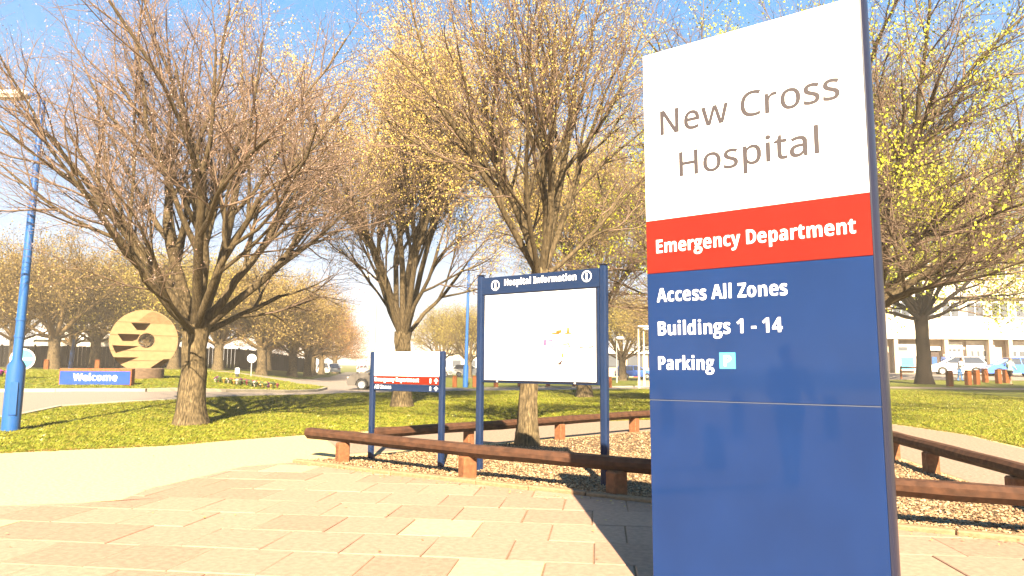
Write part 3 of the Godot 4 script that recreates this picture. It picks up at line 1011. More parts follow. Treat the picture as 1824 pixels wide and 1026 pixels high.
func trees():
	var bare := spec({"len": [0, 3.8, 1.8, 0.85, 0.36], "ref": [3.8, 3.5, 1.7, .9, .4], "trop": [.10, .08, .05, .04, .04], "cnt": [5, 8, 8, 6, 0], "wig": [.09, .10, .11, .13, .12], "rad": [0, .07, .026, .0085, .0042], "ang": [.48, .55, .7, .7, 0]})
	var none := func(_p): return 1.0
	# T1: the broad bare tree on the verge
	var T := grow(6, {"fork": 2.3, "r": 0.29, "limbs": [[3, 0.22, 4.3, .14, 1.0], [4, 0.58, 4.0, .13, .98], [4, 0.95, 3.3, .105, .94], [3, 1.2, 2.6, .075, .9]]}, bare)
	var t1 := plant(T, "bare_tree", "broad bare tree with a thick trunk on the verge right of the welcome sign", on(-7.3, 16.24), 0.4, M.bark, M.twig)
	var bud := leaf_mesh(.009, .026)
	foliage(T, 2.0, bud, M.bud, [Color(.24, .16, .14), Color(.22, .13, .09), Color(.32, .25, .24)], .03, none, t1, "buds")
	print("T1 tris ", T.twigs.ix.size() / 3, " tips ", T.tips.size())
	# T2: the fan shaped tree in the gravel bed, young yellow leaves at its outer twigs
	var fan := spec({"len": [0, 2.7, 1.4, 0.7, 0.3], "ref": [2.9, 2.6, 1.4, .7, .3], "cnt": [5, 7, 7, 5, 0], "rad": [0, .055, .022, .0075, .0036], "ang": [.42, .5, .62, .7, 0], "wig": [.07, .085, .1, .12, .12], "trop": [.08, .07, .05, .04, .04]})
	var T2 := grow(9, {"fork": 3.15, "r": 0.165, "lean": Vector3(.42, 0, 0), "limbs": [[3, 0.2, 3.2, .08, 1.0], [4, 0.55, 3.0, .07, .985], [3, 0.9, 2.4, .055, .95]]}, fan)
	var t2 := plant(T2, "budding_tree", "slender fan shaped tree rising from the gravel bed behind the map board", on(0.29, 12.47), 1.0, M.bark, M.twig)
	var lf := leaf_mesh(.011, .032)
	foliage(T2, 3.6, lf, M.leaf, [Color(.34, .27, .05), Color(.38, .30, .08), Color(.30, .21, .09)], .035, none, t2)
	# T3: the tree behind the small board
	var T3 := grow(14, {"fork": 2.5, "r": 0.29, "limbs": [[4, 0.18, 5.6, .12, 1.0], [4, 0.42, 5.0, .11, .98], [4, 0.8, 3.4, .08, .93]]}, spec({"len": [0, 4.2, 1.9, .9, .4], "ref": [4.4, 3.8, 1.7, .9, .4], "ang": [.42, .5, .62, .7, 0], "trop": [.09, .08, .05, .04, .04], "rad": [0, .08, .032, .012, .006]}))
	var t3 := plant(T3, "budding_tree", "yellow budding tree on the lawn directly behind the small direction board", on(-3.65, 23.66), 0.2, M.bark, M.twig)
	var lf2 := leaf_mesh(.019, .055)
	foliage(T3, 3.4, lf2, M.leaf, [Color(.36, .27, .05), Color(.38, .29, .08), Color(.28, .18, .08)], .06, func(p): return 0.6 + 1.2 * smoothstep(4.5, 9.0, p.y), t3)
	dup(t3, on(3.25, 31.7), 2.2, "budding tree on the far lawn behind the right half of the map board")
	# T4: behind the totem sign, spreading limbs and fresh yellow green leaves
	var spread := spec({"len": [0, 3.8, 2.0, 1.0, .42], "ref": [4.2, 3.6, 1.7, .9, .4], "trop": [.04, .035, .03, .02, .02], "wig": [.1, .11, .12, .14, .14], "ang": [.6, .65, .75, .75, 0], "droop": -.06, "rad": [0, .09, .036, .0125, .006]})
	var T4 := grow(23, {"fork": 2.9, "r": 0.30, "limbs": [[3, 0.3, 5.2, .16, 1.0], [4, 0.75, 5.2, .15, .98], [5, 1.15, 5.2, .125, .92], [4, 1.42, 5.2, .10, .88]]}, spread)
	var t4 := plant(T4, "spreading_tree", "spreading tree with pale branches and sparse new leaves hidden behind the tall totem sign", on(9.7, 20.5), 0.0, M.bark, M.twig)
	foliage(T4, 2.2, leaf_mesh(.021, .06), M.leaf, [Color(.27, .27, .018), Color(.32, .29, .02), Color(.18, .20, .015)], .07, func(p): return (0.15 + 1.9 * smoothstep(0.5, 0.66, 0.5 + 0.5 * sin(p.x * 1.7 + p.z * 1.1) * cos(p.y * 1.9 + p.x * .6))) * smoothstep(2.5, 6.0, p.y), t4)
	# T5: the tree at the right, shade painted into its bark colour, dense leafy crown
	var T5 := grow(31, {"fork": 4.6, "r": 0.42, "limbs": [[3, 0.25, 5.6, .22, 1.0], [4, 0.7, 5.4, .2, .98], [4, 1.1, 5.0, .17, .95], [3, 1.4, 4.6, .13, .9]]}, spec({"len": [0, 4.6, 2.6, 1.4, .7], "ref": [5.2, 4.6, 2.6, 1.4, .7], "rad": [0, .12, .05, .02, .010], "droop": -.3, "cnt": [5, 6, 7, 5, 0]}))
	var t5 := plant(T5, "leafy_tree", "large tree with shade painted into its bark colour and yellow green leaves in front of the hospital block", on(26.3, 45), 0.7, M.bark_shaded, M.twig)
	foliage(T5, 5.0, leaf_mesh(.06, .16), M.leaf, [Color(.27, .28, .02), Color(.33, .31, .02), Color(.15, .18, .02)], .35, func(p): return 0.35 + 1.5 * smoothstep(0.45, 0.6, 0.5 + 0.5 * sin(p.x * 1.1 + p.z) * cos(p.y * 1.3 + p.x * .4)), t5)
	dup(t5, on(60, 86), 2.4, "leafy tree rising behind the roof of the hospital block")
	# a twin of the spreading tree, just out of view, whose shade lies across the right lawn
	dup(t4, on(28.5, 26.5), 2.0, "spreading tree on the right lawn past the picture's edge, shading the grass")
	# background: dense reddish and brown bare trees, one light shape each
	var far := spec({"seg": [4, 4, 3, 2, 1], "sides": [6, 4, 3, 3, 3], "cnt": [5, 6, 7, 5, 0], "len": [0, 3.0, 1.7, .95, .5], "rad": [0, .08, .035, .016, .010]})
	var protos := []
	for q in [[41, M.bark, [Color(.17, .115, .035), Color(.21, .15, .04)]], [43, M.bark, [Color(.24, .19, .03), Color(.18, .14, .03)]], [47, M.bark, [Color(.24, .115, .04), Color(.20, .10, .035)]]]:
		var F := grow(q[0], {"fork": 2.2, "r": .36, "limbs": [[3, .22, 3.6, .17, 1.0], [4, .65, 3.3, .15, .97], [4, 1.1, 2.8, .12, .9]]}, far)
		var first: String = ["bare tree in the far row, leftmost trunk in front of the dark fence", "yellowing tree on the right of the distant white building", "reddish tree at the far end of the avenue"][protos.size()]
		var pt := plant(F, ["avenue_tree", "yellow_tree", "reddish_tree"][protos.size()], first, Vector3.ZERO, 0, M.bark, M.twig_red, "trees in the far rows", true)
		foliage(F, 2.4, leaf_mesh(.04, .11), M.leaf, q[2], .22, none, pt)
		protos.append(pt)
	# [kind, x, d, scale, label]
	var rows := [
		[0, -35.5, 50.4, 1.0, "bare tree in the far row, leftmost trunk in front of the dark fence"],
		[0, -32.2, 49.6, 1.08, "bare tree in front of the dark fence, just right of the tall blue lamp post"],
		[0, -32.0, 54.2, 1.0, "bare tree standing behind the small blue lamp post"],
		[1, -29.6, 55.0, 1.0, "yellowing tree between the small blue lamp post and the carved stone disc"],
		[1, -25.6, 53.5, 1.0, "yellowing tree behind the carved stone disc"],
		[1, -21.8, 52.5, .95, "yellowing tree seen right behind the thick bare trunk on the verge"],
		[0, -18.4, 52.0, .95, "bare avenue tree behind the white round road sign"],
		[0, -18.6, 60.0, .95, "second bare avenue tree right of the white round road sign"],
		[2, -19.9, 69.0, .95, "reddish avenue tree left of the far white car"],
		[2, -22.5, 80.0, 1.0, "reddish avenue tree above the far white car"],
		[2, -25.0, 93.0, 1.0, "reddish avenue tree beyond the far white car"],
		[2, -27.0, 108.0, 1.0, "last reddish tree at the end of the avenue"],
		[0, -46.0, 60.0, 1.1, "bare tree outside the left edge row behind the fence"],
		[1, -40.0, 64.0, 1.0, "yellowing tree over the pale roofs behind the fence"],
		[0, -34.0, 66.0, 1.0, "bare tree over the small white house behind the fence"],
		[1, -27.5, 66.0, 1.0, "yellowing tree behind the fence, past the carved stone disc"],
		[2, -23.5, 68.0, .9, "reddish tree behind the fence, past the thick bare trunk"],
		[1, -8.3, 84.0, .95, "yellow tree left of the tall thin blue pole"],
		[1, -4.6, 76.0, .9, "yellow tree right behind the tall thin blue pole"],
		[1, -1.0, 88.0, .95, "yellow tree hidden by the left half of the map board"],
		[1, 4.0, 92.0, .95, "yellow tree hidden by the right half of the map board"],
		[1, 11.0, 70.0, 1.0, "yellow green tree above the low pale building"],
		[0, 15.0, 66.0, 1.0, "bare tree beside the totem sign's left edge in the distance"],
		[1, 24.0, 84.0, 1.0, "yellow tree between the low pale building and the hospital block"]]
	var used := [false, false, false]
	for r in rows:
		var src: Node3D = protos[r[0]]
		var t: Node3D
		if not used[r[0]]:
			used[r[0]] = true
			t = src; t.position = on(r[1], r[2]); t.rotation.y = r[1]
			t.set_meta("label", r[4])
		else: t = dup(src, on(r[1], r[2]), r[1] * 1.7, r[4])
		t.scale = Vector3.ONE * r[3]

func signs():
	# the tall totem sign
	var o := thing("totem_sign", "tall white red and blue totem sign with large grey lettering on the paving", "sign", Vector3(.845, 0, -4.3), -.636)
	o.rotation.z = 0.006
	var W := 1.262
	slab_box(M.trim, o, "body", 0.004, W - .004, -.1, 3.372, -.14, -.0125)
	slab_box(M.sign_white, o, "white_panel", 0, W, 2.298, 3.376, -.012, 0, .002)
	slab_box(M.sign_red, o, "red_panel", 0, W, 1.968, 2.296, -.012, 0, .002)
	slab_box(M.sign_blue, o, "upper_blue_panel", 0, W, 1.202, 1.966, -.012, 0, .002)
	slab_box(M.sign_blue, o, "lower_blue_panel", 0, W, -.1, 1.196, -.012, -.001, .002)
	slab_box(M.seam, o, "seam", .002, W - .002, 1.1965, 1.2015, -.012, -.0005)
	var e := B.new()
	var pr := PackedVector2Array()
	for i in 13:
		var a := PI * i / 12.0
		pr.append(Vector2(W + .002 + .028 * sin(a), -.07 + .07 * cos(a)))
	e.prism(pr, -.1, 3.376, Transform3D(Basis(Vector3(1, 0, 0), Vector3(0, 0, 1), Vector3(0, 1, 0)), Vector3.ZERO))
	part("edge_profile", e, M.trim, o)
	words("lettering", "New Cross", false, M.letter_grey, o, .11, 2.832, 1.147, .15, .001)
	words("lettering", "Hospital", false, M.letter_grey, o, .228, 2.55, 1.03, .147, .001)
	words("lettering", "Emergency Department", true, M.letter_white, o, .066, 2.092, 1.188, .081, .001)
	words("lettering", "Access All Zones", true, M.letter_white, o, .063, 1.79, .832, .081, .001)
	words("lettering", "Buildings 1 - 14", true, M.letter_white, o, .066, 1.588, .798, .081, .001)
	words("lettering", "Parking", true, M.letter_white, o, .063, 1.381, .408, .079, .001)
	words("lettering", "NHS", true, M.letter_cyan, o, 1.06, 3.255, 1.17, .05, .001)
	slab_box(M.pale_cyan, o, "parking_symbol", .441, .533, 1.387, 1.479, .0002, .0012)
	words("lettering", "P", true, M.letter_white, o, .466, 1.403, .508, .06, .0015)
	# the map board
	var m := thing("map_board", "large navy framed map board on two posts standing in the gravel", "sign", Vector3(-.42, 0, -9.51), -.648)
	for x in [0.0, 1.906]:
		var b := B.new()
		b.box(Vector3(x, 1.25, 0), Vector3(.09, 2.72, .09), Basis(), .018)
		part("post", b, M.sign_navy, m)
		var cp := B.new()
		cp.box(Vector3(x, 2.615, 0), Vector3(.094, .014, .094), Basis(), .004)
		part("cap", cp, M.trim, m)
	slab_box(M.sign_navy, m, "header_panel", .046, 1.86, 2.345, 2.575, -.025, .03, .004)
	slab_box(M.sign_navy, m, "frame", .046, 1.86, 1.172, 2.342, -.025, .022, .004)
	var fr := slab_box(M.trim, m, "frame_lip", .08, 1.83, 1.19, 2.338, .0222, .030, .003)
	slab_box(M.sign_white, fr, "map_panel", .1, 1.812, 1.21, 2.33, .0302, .033)
	for x in [.3, 1.5]: slab_box(M.lamp_white, m, "latch", x, x + .025, 1.181, 1.199, .0225, .034, .003)
	words("lettering", "Hospital Information", true, M.letter_white, m, .424, 2.45, 1.54, .085, .031)
	for q in [[.272, 2.462], [1.688, 2.485]]:
		var ring := B.new()
		for i in 24:
			var a := TAU * i / 24
			var c := TAU * (i + 1) / 24
			var A := Vector3(cos(a), sin(a), 0)
			var C := Vector3(cos(c), sin(c), 0)
			var ctr := Vector3(q[0], q[1], .0325)
			ring.poly([ctr + A * .056, ctr + A * .07, ctr + C * .07, ctr + C * .056], Vector3(0, 0, 1))
		ring.box(Vector3(q[0], q[1] - .012, .0318), Vector3(.022, .055, .002))
		ring.box(Vector3(q[0], q[1] + .03, .0318), Vector3(.022, .018, .002))
		part("information_symbol", ring, M.letter_white, m)
	var marks := [[mat(.26, .085, .006), [[1.17, 1.785, 1.30, 1.815], [1.24, 1.80, 1.33, 1.845], [1.36, 1.785, 1.47, 1.81], [1.40, 1.8, 1.44, 1.875]]], [mat(.26, .13, .03), [[1.34, 1.655, 1.44, 1.68], [1.42, 1.62, 1.45, 1.67], [1.32, 1.50, 1.36, 1.56]]],
		[mat(.26, .06, .14), [[1.05, 1.65, 1.10, 1.73], [1.09, 1.70, 1.20, 1.725], [1.17, 1.62, 1.20, 1.71], [1.05, 1.57, 1.09, 1.6], [1.08, 1.40, 1.09, 1.46]]], [mat(.05, .025, .022), [[1.27, 1.41, 1.33, 1.45], [1.30, 1.44, 1.345, 1.465], [1.41, 1.50, 1.46, 1.52], [1.45, 1.515, 1.475, 1.545], [1.58, 1.615, 1.65, 1.64], [1.71, 1.615, 1.78, 1.64], [.12, 2.02, .17, 2.03], [.2, 2.045, .23, 2.05], [.28, 2.05, .31, 2.055], [.12, 1.56, .15, 1.565], [.22, 1.49, .25, 1.495]]]]
	for q in marks:
		var b := B.new()
		for r in q[1]:
			b.prism(pv([[r[0], r[1] + .006], [r[0] + .01, r[1]], [r[2], r[1] + .004], [r[2] - .006, r[3]], [r[0] + .006, r[3] - .008]]), .0332, .0342)
		part("map_print", b, q[0], m)
	# the small direction board
	var s := thing("direction_board", "small white board with red and blue strips on two navy posts", "sign", Vector3(-2.06, 0, -10.53), -.619)
	for x in [0.0, 1.362]:
		var b := B.new()
		b.box(Vector3(x, .74, 0), Vector3(.08, 1.70, .08), Basis(), .016)
		part("post", b, M.sign_navy, s)
	slab_box(M.sign_white, s, "white_panel", .042, 1.32, 1.236, 1.585, -.02, .02, .003)
	slab_box(M.sign_red, s, "red_panel", .042, 1.32, 1.122, 1.233, -.02, .02, .003)
	slab_box(M.sign_navy, s, "blue_panel", .042, 1.32, 1.022, 1.119, -.02, .02, .003)
	words("lettering", "Emergency Department", true, M.letter_white, s, .06, 1.157, .945, .058, .021)
	words("lettering", "All Zones", true, M.letter_white, s, .06, 1.052, .40, .05, .021)
	for q in [[1.178, .062], [1.071, .054]]:
		var b := B.new()
		var y: float = q[0]
		var h: float = q[1]
		b.prism(pv([[1.15, y - h * .5], [1.175, y - h * .5], [1.175, y + h * .5], [1.15, y + h * .5]]), .0202, .022)
		b.prism(pv([[1.255, y - h * .5], [1.28, y - h * .5], [1.28, y], [1.31, y], [1.2675, y + h * .6], [1.225, y], [1.255, y]]), .0202, .022)
		part("arrow", b, M.letter_white, s)
	# the welcome box on the roundabout
	var w := thing("welcome_sign", "long low blue welcome sign in an orange timber box on the roundabout", "sign", on(-16.67, 26.06, .08), .14)
	slab_box(M.timber_orange, w, "frame", 0, 2.51, -.1, .62, -.35, 0, .02)
	slab_box(M.welcome_blue, w, "blue_panel", .04, 2.47, .03, .52, .001, .02)
	words("lettering", "Welcome", true, M.letter_white, w, .5, .17, 2.02, .26, .021)
	# the carved stone disc
	var c := thing("stone_disc_sculpture", "pale carved stone disc with a round hole and toothed notches on a plinth", "sculpture", on(-16.2, 31.0, .1), .50)
	var pl := B.new()
	pl.lathe(Vector3.ZERO, [[.88, -.2], [.88, .42], [.84, .46], [0, .46]], 32)
	part("plinth", pl, M.plinth, c)
	var R := 1.34
	var disc := CSGCylinder3D.new()
	disc.name = "disc"; disc.radius = R; disc.height = .62; disc.sides = 48; disc.material = M.stone_pale
	c.add_child(disc, true)
	disc.position = Vector3(0, 1.66, 0); disc.rotation.x = PI / 2
	var hole := CSGCylinder3D.new()
	hole.name = "hole"; hole.radius = .24 * R; hole.height = 1.2; hole.sides = 28; hole.operation = CSGShape3D.OPERATION_SUBTRACTION; hole.material = M.stone_pale
	disc.add_child(hole); hole.position = Vector3(.07 * R, 0, 0)
	for q in [[[-.41, .565], [.16, .565], [-.1, .17]], [[-.77, .2], [-.13, .2], [-.2, .03], [-.55, -.13]], [[-.9, -.17], [-.13, -.19], [-.78, -.42]], [[-1.1, -.55], [-.13, -.55], [-.6, -.77], [-1.1, -.9]], [[.25, -.87], [.6, -.6], [1.1, -.58], [1.1, -1.1], [.2, -1.1]]]:
		var cut := CSGPolygon3D.new()
		cut.name = "notch"
		var pp := PackedVector2Array()
		for z in q: pp.append(Vector2(z[0], z[1]) * R)
		cut.polygon = pp; cut.depth = .4; cut.operation = CSGShape3D.OPERATION_SUBTRACTION; cut.material = M.stone_pale
		disc.add_child(cut, true)
		cut.rotation.x = -PI / 2
		cut.position = Vector3(0, .32, 0)
	for y in [-.62, -.2, .3, .62]:      # block joints of the disc
		var jt := CSGBox3D.new()
		jt.name = "joint"; jt.size = Vector3(3, .05, .016); jt.operation = CSGShape3D.OPERATION_SUBTRACTION; jt.material = M.stone_shade_joint
		disc.add_child(jt, true); jt.position = Vector3(0, .31, y * R + .05)
	var band := B.new()
	var bp := PackedVector2Array()
	for z in [[.16, .56], [-.19, .64], [.05, .88], [.2, .955], [.4, .89], [.6, .77], [.75, .63], [.8, .55]]: bp.append(Vector2(z[0], z[1]) * R)
	band.prism(bp, .30, .318, Transform3D(Basis(), Vector3(0, 1.66, 0)))
	part("shade_plate", band, M.stone_shade_joint, c)  # added plate, its darker colour paints the shade of a tilted face

func fences():
	rail_fence("reddish timber knee rail along the front edge of the gravel bed", [[-2.4, 10.21, .6, .17], [-.53, 8.81, .6, .19], [1.13, 7.67, .6, .19], [2.85, 6.62, .5, .18], [4.6, 5.75, .46, .18]],
		[[-3.02, 10.68, -.53, 8.83, .02, 0], [-.62, 8.86, 2.85, 6.62, 0, 0], [2.88, 6.60, 5.15, 5.48, 0, 0]], .43)
	rail_fence("dark timber knee rail along the rear of the gravel bed by the lawn", [[-.71, 12.0, -.78, .16], [.92, 13.43, -.78, .17], [2.61, 15.11, -.78, .18], [4.1, 16.5, -.78, .17]],
		[[-2.05, 10.55, .92, 13.42, .01, 0], [.93, 13.43, 4.3, 16.68, 0, 0]], .45)
	rail_fence("timber knee rail on the right of the gravel bed beside the path", [[5.2, 13.8, 1.9, .17], [5.85, 10.94, 1.4, .18], [5.6, 9.55, 1.4, .19], [5.25, 7.45, 1.4, .19]],
		[[4.35, 16.4, 5.93, 11.4, 0, 0], [5.95, 11.5, 4.98, 5.75, 0, 0]], .43)
	# dark boarded fence behind the far row of trees
	var o := thing("boarded_fence", "long dark boarded fence behind the far row of trees on the left", "fence")
	var line := [[-60, 55], [-46, 56], [-33, 58.5], [-24, 62], [-24.5, 74], [-28, 100]]
	var b := B.new()
	for i in line.size() - 1:
		var a := Vector2(line[i][0], line[i][1])
		var e := Vector2(line[i + 1][0], line[i + 1][1])
		var k := int(a.distance_to(e) / .3)
		var yaw := atan2(e.y - a.y, e.x - a.x)
		for s in k:
			var p := a.lerp(e, (s + .5) / k)
			b.box(on(p.x, p.y, .8 + rng.randf() * .05), Vector3(.28, 1.8, .03 + rng.randf() * .03), Basis(Vector3.UP, yaw))
			if s % 8 == 0:
				var pb := B.new()
				pb.box(on(p.x, p.y, .85) + Vector3(0, 0, .1), Vector3(.12, 1.95, .12))
				part("post", pb, M.fence, o)
	var bo := part("boards", b, M.fence, o)
	bo.set_meta("kind", "stuff")

func furniture():
	lamp_post("blue_lamp_post", "tall blue lamp post on the verge at the left edge", on(-10.19, 14.52), 7.05, 1.32, .165, .09, .1, Vector3(-.34, .05, 0), Vector3(.7, .14, .28), M.post_blue)
	lamp_post("blue_lamp_post", "small distant blue lamp post left of the carved stone disc", on(-33.7, 54.0), 6.0, 1.3, .16, .10, .3, Vector3(.5, .05, .1), Vector3(.7, .15, .3), M.post_blue)
	lamp_post("blue_lamp_post", "tall thin blue pole between the small board and the map board", on(-2.91, 44.9), 8.2, 1.3, .17, .11, .12, Vector3(.4, .05, .1), Vector3(.7, .15, .3), M.post_blue)
	lamp_post("grey_lamp_post", "thin dark grey pole beside the left post of the small board", on(-8.15, 41.5), 6.6, .5, .1, .085, .12, Vector3(-.3, .05, 0), Vector3(.6, .13, .25), M.metal_grey)
	lamp_post("cream_lamp_post", "cream lamp post with a flat head, left of the pair by the far path", on(8.3, 46.0), 4.0, .4, .09, .07, 0, Vector3.ZERO, Vector3(.7, .12, .5), M.cream)
	lamp_post("cream_lamp_post", "cream lamp post with a flat head, right of the pair by the far path", on(9.2, 49.0), 4.0, .4, .09, .07, 0, Vector3.ZERO, Vector3(.7, .12, .5), M.cream)
	lamp_post("park_lamp", "small lamp before the low pale building, right of the map board", on(8.95, 60.0), 3.8, .4, .07, .055, 0, Vector3.ZERO, Vector3(.6, .2, .6), M.metal_grey)
	# round signs
	var s := round_sign("blue round road sign with a white bar, half hidden by the tall lamp post", on(-20.1, 29.0, .08), .84, .44, M.pale_cyan, M.frame_white, .5)
	var bar := B.new()
	bar.prism(pv([[-.37, .84], [-.22, .92], [-.22, .885], [.36, .885], [.36, .795], [-.22, .795], [-.22, .76]]), .0065, .009)
	part("arrow", bar, M.letter_white, s)
	round_sign("white round road sign on a grey post on the roundabout", on(-16.2, 44.0, .08), 1.15, .27, M.frame_white, M.frame_white, .3)
	var keep := round_sign("red rimmed white road sign on the avenue beside the grey car", on(-12.9, 60.0), 1.55, .33, M.frame_white, M.lamp_red, .2)
	keep.rotation.y = .2
	round_sign("smaller red rimmed road sign just behind the larger one on the avenue", on(-13.0, 62.0), 1.45, .2, M.frame_white, M.lamp_red, .2)
	# white marker on the roundabout
	var wm := thing("white_marker_post", "short white marker post by the flower bed on the roundabout", "marker post", on(-15.9, 41.0, .08))
	slab_box(M.tyre, wm, "base", -.08, .08, -.1, .2, -.06, .06, .01)
	slab_box(M.frame_white, wm, "panel", -.13, .13, .2, .55, -.05, .05, .04)
	# bollards
	var g := "orange timber bollards along the far road edge"
	var p := bollard_proto("orange timber bollard nearest the tall thin blue pole, on its left", g, .28, .72)
	p.position = on(-3.6, 45.0)
	var near := [[-2.35, 45.4, "orange timber bollard just right of the tall thin blue pole"], [-1.0, 46.0, "orange timber bollard under the left end of the map board"], [.55, 46.7, "orange timber bollard under the middle of the map board"], [2.45, 47.5, "orange timber bollard showing right of the trunk under the map board"], [4.3, 48.4, "orange timber bollard under the right end of the map board"], [6.4, 46.2, "orange timber bollard by the right post of the map board"]]
	for q in near: dup(p, on(q[0], q[1]), .1, q[2], g)
	var li := [[-33.1, 47.0, "orange timber bollard left of the tall lamp post by the pink flowers"], [-31.2, 47.4, "orange timber bollard between the lamp post and the welcome sign"], [-27.9, 47.6, "orange timber bollard above the left end of the welcome sign"], [-25.6, 47.7, "orange timber bollard above the right end of the welcome sign"]]
	for q in li: dup(p, on(q[0], q[1]), .3, q[2], g)
	var g2 := "brown timber bollards at the car park edge"
	var r := bollard_proto("brown timber bollard at the left end of the car park row", g2, .30, .92)
	r.position = on(25.72, 41.5)
	for q in [[28.1, 43.5, "brown timber bollard in front of the white car's bonnet"], [29.35, 44.6, "brown timber bollard before the gap between white and blue cars"], [32.3, 48.2, "brown timber bollard set back between the white and blue cars"], [32.1, 46.6, "brown timber bollard in front of the blue car"], [33.3, 47.6, "brown timber bollard right beside the walking person"]]:
		dup(r, on(q[0], q[1]), .2, q[2], g2)
	var g3 := "dark bollards mirrored in the totem sign"
	var k := bollard_proto("dark bollard mirrored left of the person in the lower blue panel", g3, .22, .62)
	k.position = on(-3.8, .84)
	for q in [[-8.05, -.85, "dark bollard mirrored at the left edge of the lower blue panel"], [-7.5, -2.1, "dark bollard mirrored behind the nearest one in the lower blue panel"], [-6.64, -3.6, "dark bollard mirrored at the right side of the lower blue panel"]]: dup(k, on(q[0], q[1]), .3, q[2], g3).scale.y = 1.4
	# hoop barrier in front of the block
	var h := thing("hoop_barrier", "low red hoop barrier on the kerb before the cyan notice board", "barrier", on(28.4, 51.5))
	for x in [0.0, 1.35]:
		var b := B.new()
		b.tube(PackedVector3Array([Vector3(x, -.1, 0), Vector3(x, .95, 0)]), PackedFloat32Array([.07, .07]), 8, true)
		part("post", b, M.bollard, h)
	var tb := B.new()
	tb.tube(PackedVector3Array([Vector3(-.05, .85, 0), Vector3(1.4, .85, 0)]), PackedFloat32Array([.06, .06]), 8, true)
	part("rail", tb, M.bollard, h)

func traffic():
	var g := "cars around the hospital"
	var grey := paint(.075, .065, .055)
	var c := make_car("grey hatchback half hidden behind the small direction board", grey, 4.2, 1.48, true, g)
	c.position = on(-7.05, 40.0); c.rotation.y = PI + .05
	var white := make_car("white hatchback seen from behind far down the avenue", paint(.6, .58, .56), 4.0, 1.5, true, g)
	white.position = on(-25.3, 95); white.rotation.y = PI / 2 + .22
	for q in [[-25.8, 103, "pale car parked down the avenue beyond the white hatchback"], [-23.2, 110, "last pale car parked far down the avenue"]]: dup(white, on(q[0], q[1]), PI / 2 + .2, q[2], g)
	for q in [[-9.0, 84, "pale car left of the tall thin blue pole in the distance"], [-5.2, 86, "pale car right of the tall thin blue pole in the distance"]]: dup(white, on(q[0], q[1]), .1, q[2], g)
	dup(white, on(36.9, 58.5), 2.75, "white car parked before the hospital block, left of the blue one", g)
	var blue := make_car("bright blue car parked before the hospital block at the right edge", paint(.03, .12, .48), 4.1, 1.48, true, g)
	blue.position = on(42.3, 57.0); blue.rotation.y = 2.9
	blue.position = on(39.7, 56.0)
	dup(blue, on(13.9, 80), .2, "blue car in front of the low pale building in the distance", g)
	# people
	person("person in a mint top and dark skirt walking past the bollards", on(31.2, 44.2), 1.9, 1.66, Color(.45, .62, .52), Color(.035, .025, .025), .16, .08, .5, true)
	person("person in blue jeans and a pale top beside the white car", on(31.4, 49.5), .5, 1.6, Color(.55, .5, .52), Color(.06, .16, .36), .1, .25, .8, false)
	person("person in dark clothes standing in the open hospital entrance", on(38.0, 62.0), .2, 1.7, Color(.04, .06, .14), Color(.03, .03, .04), .05, .0, .2, false)
	person("person in dark clothes beside the viewer, mirrored in the lower blue panel", on(-2.4, .73), 2.0, 1.62, Color(.03, .03, .035), Color(.03, .03, .05), .2, .03, .9, false)

